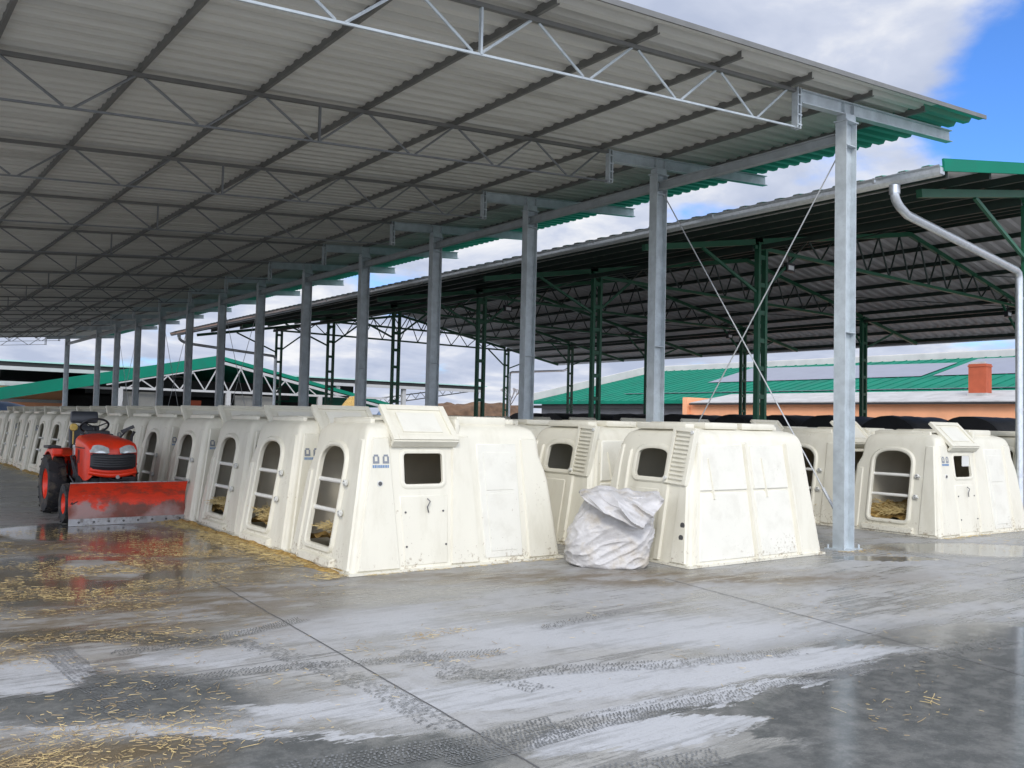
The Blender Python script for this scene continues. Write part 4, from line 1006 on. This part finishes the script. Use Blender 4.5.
    kb = MB(); kb.lathe([(.022, 0), (.022, .03)], (-1, 0, 0), tuple(T @ Vector((-.05, -.03, .06))), 10); kb.lathe([(.022, 0), (.022, .03)], (-1, 0, 0), tuple(T @ Vector((-.05, -W_ + .03, H_ - .05))), 10)
    q = kb.build('knob', 'rim_white', fl_)
G1, G2, G3, G4 = 'calf hutches of the left row', 'calf hutches of the second row', 'calf hutches of the third row', 'calf hutches of the fourth row'
hA = thing('calf_hutch', 'big cream calf hutch with logo, side window and lid, nearest of the left row', 'hutch', (4.29, 8.94, 0), R(-2.0), G1)
make_hutch_front(hA)
ys1 = [10.75, 12.42] + [14.15 + 1.73 * k for k in range(13)]
spec = {0: 'cream calf hutch whose logo panel shows just behind the nearest left hutch', 1: 'third cream calf hutch from the near end of the left row',
        2: 'cream calf hutch just behind the right end of the red plough blade', 3: 'cream calf hutch whose arch is half hidden by the red plough blade'}
rj = random.Random(11)
for i, y in enumerate(ys1):
    lb = spec.get(i, 'arched cream calf hutch, %s from the near end of the left row' % ORD[i + 1])
    dup(hA, (4.33 + rj.uniform(-.06, .06), y, 0), R(rj.uniform(-3, 3)), lb).__setitem__('group', G1)
hB = thing('calf_hutch', 'cream calf hutch behind the white sack, two dark holes low on its rear corner', 'hutch', (7.78, 7.49, 0), R(-2.0), G2)
make_hutch_rear(hB)
for i in range(15):
    lb = 'cream calf hutch with flapped window, seen between sack and nearest left hutch' if i == 0 else 'cream calf hutch roof, %s from the near end of the second row' % ORD[i + 1]
    dup(hB, (7.80 + rj.uniform(-.05, .05), 9.22 + 1.73 * i, 0), R(rj.uniform(-2.5, 2.5)), lb)
for i in range(15):
    lb = ['calf hutch with wide barred arch standing alone right of the near steel column', 'calf hutch behind the near steel column, its dark arch just showing'][i] if i < 2 else 'calf hutch roof, %s from the near end of the third row' % ORD[i]
    r_ = dup(hA, (13.36 + rj.uniform(-.03, .03) * (i > 0), 7.40 + 1.72 * i, 0), R(-3.0 if i == 0 else rj.uniform(-1.5, 1.5)), lb); r_['group'] = G3
    if i == 0:
        cd = MB(); yy = -.82 + .13 * 1.15 + .012; cd.box((.93, yy - .004, 1.08), (1.15, yy + .004, 1.25)); cd.build('window_card', 'rim_white', r_)
for i in range(9):
    lb = 'calf hutch at the right edge, its dark rear window beside the downpipe' if i == 0 else 'calf hutch roof, %s from the near end of the fourth row' % ORD[i]
    r_ = dup(hB, (16.75, 7.30 + 1.73 * i, 0), R(rj.uniform(-1.5, 1.5)), lb); r_['group'] = G4
# straw bedding inside the open hutches : one continuous bed, lumpy
bd = MB(); rb_ = random.Random(8)
for (x0, yc) in [(4.33, 8.94)] + [(4.33, y) for y in ys1[:9]] + [(13.36, 7.40), (13.36, 9.12)]:
    nx, ny = 22, 18; o0 = len(bd.v)
    for i in range(nx + 1):
        for j in range(ny + 1):
            x = x0 + .12 + 2.0 * i / nx; y = yc - .66 + 1.34 * j / ny
            ed = min(1, (y - yc + .68) / .2, (yc + .70 - y) / .2)
            z = .26 + .10 * min(1, i / 5) + .10 * noise.noise(Vector((x * 2.2, y * 2.2, 1))) + .06 * noise.noise(Vector((x * 9, y * 9, 1))) + .03 * noise.noise(Vector((x * 25, y * 25, 1)))
            bd.v.append((x, y, z if 0 < j < ny else .2))
    for i in range(nx):
        for j in range(ny): a = o0 + i * (ny + 1) + j; bd.f.append((a, a + ny + 1, a + ny + 2, a + 1)); bd.m.append(0)
    for q in range(520 if yc < 13 else 120):
        x = x0 + .10 + abs(rb_.gauss(0, .35)); y = yc + .05 + rb_.gauss(0, .22)
        if abs(y - yc - .05) > .5: continue
        z = .32 + .08 * min(1, (x - x0) * 2.3) + .10 * noise.noise(Vector((x * 2.2, y * 2.2, 1))) + rb_.uniform(-.01, .05)
        straw(bd, x, y, z, rb_.uniform(.05, .14), rb_, .004, flat=False, mi=1)
tag(bd.build('straw_bedding', ['straw_bed', 'straw'], smooth=60), kind='stuff')

# ------------------------------------------------------------------ big sack
def make_sack():
    mb = MB(); n = 150; rows = 90
    def fold(p, s): return noise.noise(p * s)
    def body_pt(t, a):
        # t 0..1 height, a angle ; viewer on -x/-y side
        z = .80 * t
        rx = (.435 + .065 * math.sin(t * 3.0)) * (1 - .30 * max(0, t - .35) ** 1.3 / .65 ** 1.3); ry = .30 * (1 - .25 * t ** 2)
        e = .86
        c, s_ = math.cos(a), math.sin(a)
        x = rx * math.copysign(abs(c) ** e, c); y = ry * math.copysign(abs(s_) ** e, s_)
        if t < .06: q = (1 - t / .06); x *= 1 - .09 * q * q; y *= 1 - .09 * q * q
        x += .10 * t ** 1.5
        p = Vector((x, y, z))
        cr_ = 1 - abs(noise.noise(Vector((a * 1.6 + 3, z * 7.5 - x * 2.2, 1.0)))) * 2
        cr2 = 1 - abs(noise.noise(Vector((a * 3.1 + 9, z * 15 - x * 6, 4.0)))) * 2.6
        w_ = .014 * fold(p, 6) + .026 * max(0, cr_) ** 3 * (1 - t * .2) + .05 * fold(p, 2.3) + .004 * fold(p, 17) + .008 * max(0, cr2) ** 2
        nrm = Vector((c / rx, s_ / ry, 0)).normalized()
        return p + nrm * w_
    for i in range(rows + 1):
        for j in range(n): mb.v.append(tuple(body_pt(i / rows, 2 * math.pi * j / n)))
    for i in range(rows):
        for j in range(n): mb.f.append((i * n + j, i * n + (j + 1) % n, (i + 1) * n + (j + 1) % n, (i + 1) * n + j)); mb.m.append(0)
    c0 = len(mb.v); mb.v.append((.1, 0, .79)); 
    for j in range(n): mb.f.append((rows * n + j, rows * n + (j + 1) % n, c0)); mb.m.append(0)
    mb.f.append(tuple(range(n))[::-1]); mb.m.append(0)
    return mb, body_pt
def make_fold():
    # slack upper part of the sack, slumped over to the right and hanging down in front
    mb = MB(); nu, nv = 130, 80
    for i in range(nu + 1):
        u = i / nu
        for j in range(nv + 1):
            v = j / nv                            # 0 at back/top, 1 at hanging hem
            x = -.34 + .92 * u
            top = .86 + .03 * math.sin(u * 7) - .06 * (2 * u - 1) ** 2 + .025 * noise.noise(Vector((u * 9, 0, 3)))
            hem = .80 - .42 * (u ** .75) if u < .72 else .80 - .42 * (.72 ** .75) + (u - .72) * .95
            ang = v * math.pi * .98
            bul = (.10 + .20 * math.sin(math.pi * min(1, u * 1.02)) ** .7)
            if v < .35: q = v / .35; y = .14 - .22 * q; z = top + .03 * math.sin(q * math.pi)
            else: q = (v - .35) / .65; y = -.08 - bul * math.sin(min(1, q * 1.25) * math.pi * .5) - .05 * q; z = top - (top - hem) * q ** 1.35
            p = Vector((x, y, z))
            dg_ = (x * .62 + z * 1.0)
            cr_ = 1 - 2.2 * abs(noise.noise(Vector((dg_ * 5.2, (x - z) * 1.4, 2.2)))); cr2 = 1 - 2.2 * abs(noise.noise(Vector((dg_ * 11, (x - z) * 2.5, 7.2))))
            y -= .085 * max(0, cr_) ** 2 + .03 * max(0, cr2) ** 2 + .03 * noise.noise(p * 4) + .004 * noise.noise(p * 16)
            z += .02 * noise.noise(p * 7 + Vector((5, 0, 0)))
            mb.v.append((x, y, z))
    w_ = nv + 1
    for i in range(nu):
        for j in range(nv): mb.f.append((i * w_ + j, (i + 1) * w_ + j, (i + 1) * w_ + j + 1, i * w_ + j + 1)); mb.m.append(0)
    return mb
sk = thing('feed_sack', 'bulging dirty white woven sack with its slack mouth folded over, leaning on a hutch', 'sack', (7.12, 7.33, 0), R(-38))
mbs, _ = make_sack(); ob = mbs.build('bag', 'sack', sk, smooth=80)
mbf = make_fold(); of = mbf.build('folded_mouth', 'sack', sk, smooth=80)
sdm = of.modifiers.new('thick', 'SOLIDIFY'); sdm.thickness = .006

# ------------------------------------------------------------------ small red tractor with plough blade
TX, TY = 3.40, 15.0
trc = thing('tractor', 'small red tractor parked by the left hutches with a red plough blade on its nose', 'tractor', (TX, TY, 0))
def wheel(x, y, r, wd, rim_r, nl, side):
    root = None; z = r
    t_ = MB(); hw_ = wd / 2
    t_.lathe([(rim_r, -hw_ * .8), (r * .80, -hw_), (r * .93, -hw_ * .9), (r * .965, -hw_ * .5), (r * .97, 0), (r * .965, hw_ * .5), (r * .93, hw_ * .9), (r * .80, hw_), (rim_r, hw_ * .8)], (1, 0, 0), (x, y, z), 40, 0, False)
    for i in range(nl):
        for sd_ in (-1, 1):
            a = 2 * math.pi * (i + (.5 if sd_ > 0 else 0)) / nl; da = .16
            vs_ = []
            for (xx, aa, r0) in ((0.0, a, r * .96), (0.0, a + .07, r * .96), (sd_ * hw_ * 1.0, a + da + .07, r * .93), (sd_ * hw_ * 1.0, a + da, r * .93)):
                vs_.append((x + xx, y + math.sin(aa) * r0, z + math.cos(aa) * r0))
            for (xx, aa, r0) in ((0.0, a + .01, r), (0.0, a + .06, r), (sd_ * hw_ * .98, a + da + .06, r * .975), (sd_ * hw_ * .98, a + da + .01, r * .975)):
                vs_.append((x + xx, y + math.sin(aa) * r0, z + math.cos(aa) * r0))
            t_.add(vs_, [(4, 5, 6, 7), (0, 1, 5, 4), (1, 2, 6, 5), (2, 3, 7, 6), (3, 0, 4, 7)])
    o = kid(t_.build('wheel', 'tyre', smooth=35), trc)
    rm = MB(); s_ = side
    rm.lathe([(rim_r * 1.0, -hw_ * .75), (rim_r * 1.04, hw_ * .75 * 1), (rim_r * .9, hw_ * .55), (rim_r * .8, hw_ * .1), (rim_r * .35, hw_ * .05), (rim_r * .3, hw_ * .4), (0.01, hw_ * .42)], (s_, 0, 0), (x, y, z), 28)
    q = rm.build('rim', 'tractor_red', smooth=35); q.parent = o; q.matrix_parent_inverse = Matrix.Translation(-trc.location)
    q.matrix_parent_inverse = Matrix.Identity(4)
    return o
def tk(mb, name, m_, smooth=None, bevel=0): return kid(mb.build(name, m_, None, smooth, bevel), trc)
wheel(TX - .53, TY + .62, .47, .27, .24, 16, -1); wheel(TX + .53, TY + .62, .47, .27, .24, 16, 1)
wheel(TX - .60, TY - .95, .29, .17, .15, 14, -1); wheel(TX + .52, TY - .95, .29, .17, .15, 14, 1)
# chassis, axles
c_ = MB(); c_.box((TX - .17, TY - .85, .34), (TX + .17, TY + .75, .66)); c_.box((TX - .26, TY - .5, .45), (TX + .26, TY + .1, .75)); tk(c_, 'chassis', 'engine_dark', None, .02)
c_ = MB(); c_.bar((TX - .55, TY - .95, .29), (TX + .5, TY - .95, .29), .10, .10); c_.lathe([(.09, 0), (.09, .14)], (1, 0, 0), (TX - .5, TY - .95, .29), 12); tk(c_, 'front_axle', 'engine_dark')
c_ = MB(); c_.bar((TX - .48, TY + .62, .47), (TX + .48, TY + .62, .47), .18, .18); tk(c_, 'rear_axle', 'engine_dark')
# hood, lofted
secs = []
def hood_sec(y, hw_, z0, zt, rnd, crown):
    pts = []
    m_ = 12
    pts.append((-hw_ * .96, z0)); pts.append((-hw_, z0 + .12))
    pts.append((-hw_, zt - rnd))
    for i in range(1, 6): a = math.pi / 2 * i / 6; pts.append((-hw_ + rnd * (1 - math.cos(a)), zt - rnd + rnd * math.sin(a)))
    for i in range(0, 7): u = -1 + 2 * i / 6; pts.append((u * (hw_ - rnd), zt + crown * (1 - u * u)))
    for i in range(5, 0, -1): a = math.pi / 2 * i / 6; pts.append((hw_ - rnd * (1 - math.cos(a)), zt - rnd + rnd * math.sin(a)))
    pts.append((hw_, zt - rnd)); pts.append((hw_, z0 + .12)); pts.append((hw_ * .96, z0))
    return [(TX + x, TY + y, z) for x, z in pts]
prof = [(-.93, .25, .72, 1.00, .06, .01), (-.91, .31, .66, 1.07, .08, .02), (-.87, .345, .62, 1.13, .09, .03), (-.78, .36, .60, 1.175, .09, .035), (-.6, .36, .60, 1.20, .09, .035), (-.3, .345, .64, 1.225, .09, .035), (.0, .33, .66, 1.25, .09, .03), (.12, .32, .66, 1.255, .09, .03)]
hm = MB(); n = None
for p in prof:
    s_ = hood_sec(*p); n = len(s_); hm.v += s_
for i in range(len(prof) - 1):
    for j in range(n - 1): hm.f.append((i * n + j, (i + 1) * n + j, (i + 1) * n + j + 1, i * n + j + 1)); hm.m.append(0)
hm.f.append(tuple(range(n))); hm.m.append(0); hm.f.append(tuple((len(prof) - 1) * n + j for j in range(n))[::-1]); hm.m.append(0)
hood = tk(hm, 'hood', 'tractor_red', 40)
def kk_(mb, name, m_, par, smooth=None, bevel=0):
    o_ = mb.build(name, m_, None, smooth, bevel); o_.parent = par; return o_
# grille, bumper, headlights (wrap the nose)
def nose(u, z): # u -1..1 across
    x = TX + u * .335; return (x, TY - .962 + .072 * abs(u) ** 3 + max(0, (z - 1.0)) * .50, z)
gm = MB(); vs_ = []
us = [-.96 + 1.92 * i / 16 for i in range(17)]
for zz in (.79, .83, .97, 1.0):
    for u in us: vs_.append((nose(u, zz)[0], nose(u, zz)[1] - (.012 if .8 < zz < .98 else 0.0) , zz - .03 * (1 - u * u) * (1 if zz < .9 else .2)))
gm.add(vs_, [(r_ * 17 + j, r_ * 17 + j + 1, (r_ + 1) * 17 + j + 1, (r_ + 1) * 17 + j) for r_ in range(3) for j in range(16)])
for k in range(5):
    z = .82 + k * .034; gm.tube([(nose(u, z)[0], nose(u, z)[1] - .018, z - .02 * (1 - u * u)) for u in us[1:-1]], .0055, 5)
kk_(gm, 'grille', 'black_plastic', hood)
gm = MB(); gm.tube([(nose(u, .72)[0], nose(u, .72)[1] + .01, .735 - .05 * (1 - u * u)) for u in us], .038, 8); kk_(gm, 'bumper', 'tractor_red', hood, 50)
for sg in (-1, 1):
    lm2 = MB(); vs_ = []
    for i in range(9):
        u = sg * (.22 + .76 * i / 8); zb_ = 1.012 + .010 * (i / 8); zt_ = 1.085 + .055 * math.sin(i / 8 * 2.6) - .02 * (i / 8) ** 3
        for q in range(5):
            z = zb_ + (zt_ - zb_) * q / 4; p = nose(u, z); vs_.append((p[0], p[1] - .016 - .014 * math.sin(q / 4 * math.pi) * math.sin(i / 8 * math.pi), z))
    lm2.add(vs_, [(i * 5 + q, (i + 1) * 5 + q, (i + 1) * 5 + q + 1, i * 5 + q + 1) for i in range(8) for q in range(4)])
    hl = kk_(lm2, 'headlight', 'lens_glass', hood, 60)
    b2 = MB(); b2.tube([(nose(sg * (.28 + .68 * i / 8), 1.0)[0], nose(sg * (.28 + .68 * i / 8), 1.0)[1] - .012, 1.005) for i in range(9)], .008, 5); kk_(b2, 'trim', 'black_plastic', hood)
sv = MB()
for sg in (-1, 1):
    for k in range(4): sv.box((TX + sg * .335 - .012, TY - .52 + k * .09, .84), (TX + sg * .335 + .030, TY - .47 + k * .09, 1.04))
kk_(sv, 'side_vent', 'black_plastic', hood)
sv = MB(); sv.box((TX - .28, TY - .80, .48), (TX + .28, TY - .35, .64)); sv.box((TX - .34, TY - .88, .50), (TX - .2, TY - .62, .60)); sv.box((TX + .12, TY - .95, .52), (TX + .32, TY - .8, .66)); sv.tube([(TX - .05, TY - .9, .64), (TX + .02, TY - .98, .60), (TX + .2, TY - .98, .63)], .02, 6); tk(sv, 'nose_frame', 'engine_dark', None, .015)
hk = MB(); hk.lathe([(.028, 0), (.028, .05)], (0, -1, 0), (TX + .05, TY - .95, .66), 10); tk(hk, 'tow_pin', 'steel_worn')
# dash, steering
d_ = MB(); d_.box((TX - .24, TY + .12, .66), (TX + .24, TY + .28, 1.28)); d_.box((TX - .18, TY + .10, 1.24), (TX + .18, TY + .26, 1.33)); tk(d_, 'dashboard', 'black_plastic', None, .03)
sw = MB(); cen = Vector((TX, TY + .36, 1.40)); axs = Vector((0, .55, .84)).normalized(); e1 = Vector((1, 0, 0)); e2 = axs.cross(e1)
P = [cen + (e1 * math.cos(2 * math.pi * i / 28) + e2 * math.sin(2 * math.pi * i / 28)) * .205 for i in range(29)]; sw.tube(P, .017, 8, cap=False)
for i in range(3): a = 2 * math.pi * i / 3 + math.pi / 2; sw.tube([cen - axs * .03, cen + (e1 * math.cos(a) + e2 * math.sin(a)) * .2], .011, 6)
sw.tube([cen - axs * .02, cen - axs * .28], .024, 8); tk(sw, 'steering_wheel', 'black_plastic', 50)
# seat
s_ = MB(); s_.box((TX - .24, TY + .60, .86), (TX + .24, TY + 1.02, .96)); st = tk(s_, 'seat', 'seat_vinyl', 50, .035)
s_ = MB(); T = Matrix.Translation((TX, TY + 1.02, 1.00)) @ Matrix.Rotation(R(-10), 4, 'X'); s_.box((-.235, -.05, 0), (.235, .07, .40), 0, T); kk_(s_, 'backrest', 'seat_vinyl', st, 50, .045)
s_ = MB(); s_.box((-.215, -.06, .44), (.215, .06, .64), 0, T); kk_(s_, 'headrest', 'seat_vinyl', st, 50, .05)
s_ = MB(); s_.box((-.05, 0, .36), (.05, .04, .47), 0, T); s_.box((TX - .15, TY + .7, .7), (TX + .15, TY + .95, .87)); kk_(s_, 'seat_mount', 'engine_dark', st)
# fenders
for sg in (-1, 1):
    f_ = MB(); xw = TX + sg * .53; vs_ = []; na = 18
    for i in range(na + 1):
        a = R(-38 + 125 * i / na); rr_ = .56
        y_ = TY + .62 + math.sin(a) * rr_; z_ = .47 + math.cos(a) * rr_
        if a > R(20): pass
        for (dx, dz) in ((-sg * .24, 0), (-sg * .22, .012), (sg * .06, .012), (sg * .08, -.02), (sg * .08, -.05)):
            vs_.append((xw + dx, y_, z_ + dz))
    f_.add(vs_, [(i * 5 + q, (i + 1) * 5 + q, (i + 1) * 5 + q + 1, i * 5 + q + 1) for i in range(na) for q in range(4)])
    # inner side plate
    cv = [(xw - sg * .24, TY + .62 + math.sin(R(-38 + 125 * i / na)) * .56, .47 + math.cos(R(-38 + 125 * i / na)) * .56) for i in range(na + 1)]
    f_.add(cv + [(xw - sg * .24, TY + 1.0, .55), (xw - sg * .24, TY + .2, .55)], [tuple(range(na + 3))])
    fd = tk(f_, 'fender', 'tractor_red', 40); fd.modifiers.new('t', 'SOLIDIFY').thickness = .008
    b_ = MB(); b_.box((xw - .12 , TY + .42, 1.03), (xw + .07, TY + .80, 1.075)); kk_(b_, 'fender_top', 'black_plastic', fd, None, .015)
    b_ = MB(); b_.box((xw - sg * .06, TY + .24, .93), (xw + sg * .09, TY + .40, 1.04)); kk_(b_, 'side_lamp', 'tractor_red', fd, None, .02)
    b_ = MB(); b_.box((xw - sg * .03, TY + .232, .96), (xw + sg * .06, TY + .24, 1.0)); kk_(b_, 'lens', 'tractor_red', fd)
fp = MB(); fp.box((TX - .44, TY + .02, .44), (TX - .18, TY + .36, .47)); fp.box((TX + .18, TY + .02, .44), (TX + .44, TY + .36, .47)); tk(fp, 'foot_plate', 'black_plastic')
lv = MB(); rl = random.Random(5)
for i in range(12):
    x = TX + rl.choice((-1, 1)) * rl.uniform(.18, .33); y = TY + rl.uniform(.05, .6); lv.tube([(x, y, .5), (x + rl.uniform(-.06, .06), y + rl.uniform(-.1, .1), rl.uniform(.75, 1.05))], .010, 5)
for i in range(5): y = TY - .4 + i * .12; lv.tube([(TX - .28, y, .5), (TX - .33, y + .05, .62), (TX - .28, y + .1, .74)], .014, 5)
tk(lv, 'levers', 'engine_dark')
hs = MB()
for k in range(6):
    y = TY - .25 + k * .07; x = TX - .30 - .02 * (k % 2); hs.tube([(x, y, .62), (x - .05, y + .06, .78 + .03 * k), (x - .02, y + .16, .92), (x + .05, y + .22, .98)], .012, 6)
hs.tube([(TX - .30, TY + .1, .55), (TX - .40, TY + .0, .62), (TX - .38, TY - .3, .5), (TX - .28, TY - .6, .44)], .014, 6)
tk(hs, 'hoses', 'black_plastic', 50)
rv_ = MB(); rv_.box((TX - .33, TY + .13, .92), (TX - .25, TY + .27, 1.10)); rv_.lathe([(.02, 0), (.02, .03)], (0, 0, 1), (TX - .29, TY + .2, 1.10), 10); tk(rv_, 'reservoir', 'lens_glass', None, .012)
ex = MB(); ex.tube([(TX + .30, TY - .35, .9), (TX + .38, TY - .35, .95), (TX + .39, TY - .35, 1.25), (TX + .42, TY - .38, 1.33)], .022, 8); tk(ex, 'exhaust', 'engine_dark', 50)
nb2 = MB()
for sg in (-1, 1):
    nb2.box((TX + sg * .345 - .004, TY - .70, 1.07), (TX + sg * .345 + .024 * sg, TY - .10, 1.085))
kk_(nb2, 'side_stripe', 'black_plastic', hood)
kn = MB()
for x, y, z in ((TX - .30, TY + .45, 1.08), (TX + .28, TY + .5, 1.05)): kn.tube([(x, y, .7), (x, y, z)], .008, 5); kn.lathe([(.012, -.02), (.028, 0), (.012, .02)], (0, 0, 1), (x, y, z), 10)
tk(kn, 'gear_stick', 'black_plastic')
am = MB(); am.lathe([(.055, -.03), (.065, 0), (.05, .03)], (0, -1, 0), (TX - .26, TY + .58, 1.37), 16); am.tube([(TX - .26, TY + .6, 1.0), (TX - .26, TY + .6, 1.33)], .012, 6); tk(am, 'work_lamp', 'amber', 50)
mr_ = MB(); mr_.tube([(TX + .24, TY - .25, 1.22), (TX + .30, TY - .30, 1.32), (TX + .33, TY - .32, 1.36)], .014, 6); mr_.bar((TX + .25, TY - .28, 1.32), (TX + .42, TY - .34, 1.41), .04, .05); tk(mr_, 'mirror', 'black_plastic')
# plough blade : curved mouldboard, worn cutting edge with bolts, push frame
BY = 13.66; BX0, BX1 = 2.745, 4.365
bl = MB(); vs_ = []; nb, nz = 20, 12
for lay in (0, 1):
    for i in range(nb + 1):
        x = BX0 + (BX1 - BX0) * i / nb
        for q in range(nz + 1):
            t_ = q / nz; z = .085 + .515 * t_; y = BY + .11 * math.sin(t_ * math.pi * .9) - .05 * t_ + .012 * lay + .03 * (1 - i / nb)
            z += .018 * noise.noise(Vector((x * 1.7, 0, 0))) * t_
            vs_.append((x, y, z))
w_ = nz + 1; L0 = (nb + 1) * w_
fs_ = []
for lay in (0, 1):
    for i in range(nb):
        for q in range(nz): fs_.append(tuple(lay * L0 + k_ for k_ in (i * w_ + q, (i + 1) * w_ + q, (i + 1) * w_ + q + 1, i * w_ + q + 1)))
for i in range(nb):
    for q in (0, nz): fs_.append((i * w_ + q, (i + 1) * w_ + q, L0 + (i + 1) * w_ + q, L0 + i * w_ + q))
for q in range(nz):
    for i in (0, nb): fs_.append((i * w_ + q, i * w_ + q + 1, L0 + i * w_ + q + 1, L0 + i * w_ + q))
bl.add(vs_, fs_)
bld = tk(bl, 'plough_blade', 'blade_red', 45)
b_ = MB(); b_.tube([(BX0, BY + .03, .603), (BX1, BY + .0, .603)], .011, 8); kk_(b_, 'top_edge', 'steel_worn', bld)
b_ = MB(); b_.box((BX0 - .01, BY - .02, .004), (BX1 + .01, BY + .0, .10)); ce = kk_(b_, 'cutting_edge', 'steel_worn', bld)
b_ = MB()
for i in range(8): b_.lathe([(.017, 0), (.017, .012)], (0, -1, 0), (BX0 + .12 + i * .2, BY - .02, .052), 8)
q = kk_(b_, 'bolts', 'bolt', bld); q['kind'] = 'stuff'
b_ = MB()
b_.box((BX0 + .3, BY + .18, .22), (BX1 - .3, BY + .24, .36))
kk_(b_, 'push_frame', 'engine_dark', bld)
for sg in (-1, 1):
    b_ = MB(); b_.bar((TX + sg * .25, BY + .22, .3), (TX + sg * .22, TY - .6, .36), .06, .08); kk_(b_, 'push_arm', 'engine_dark', bld)
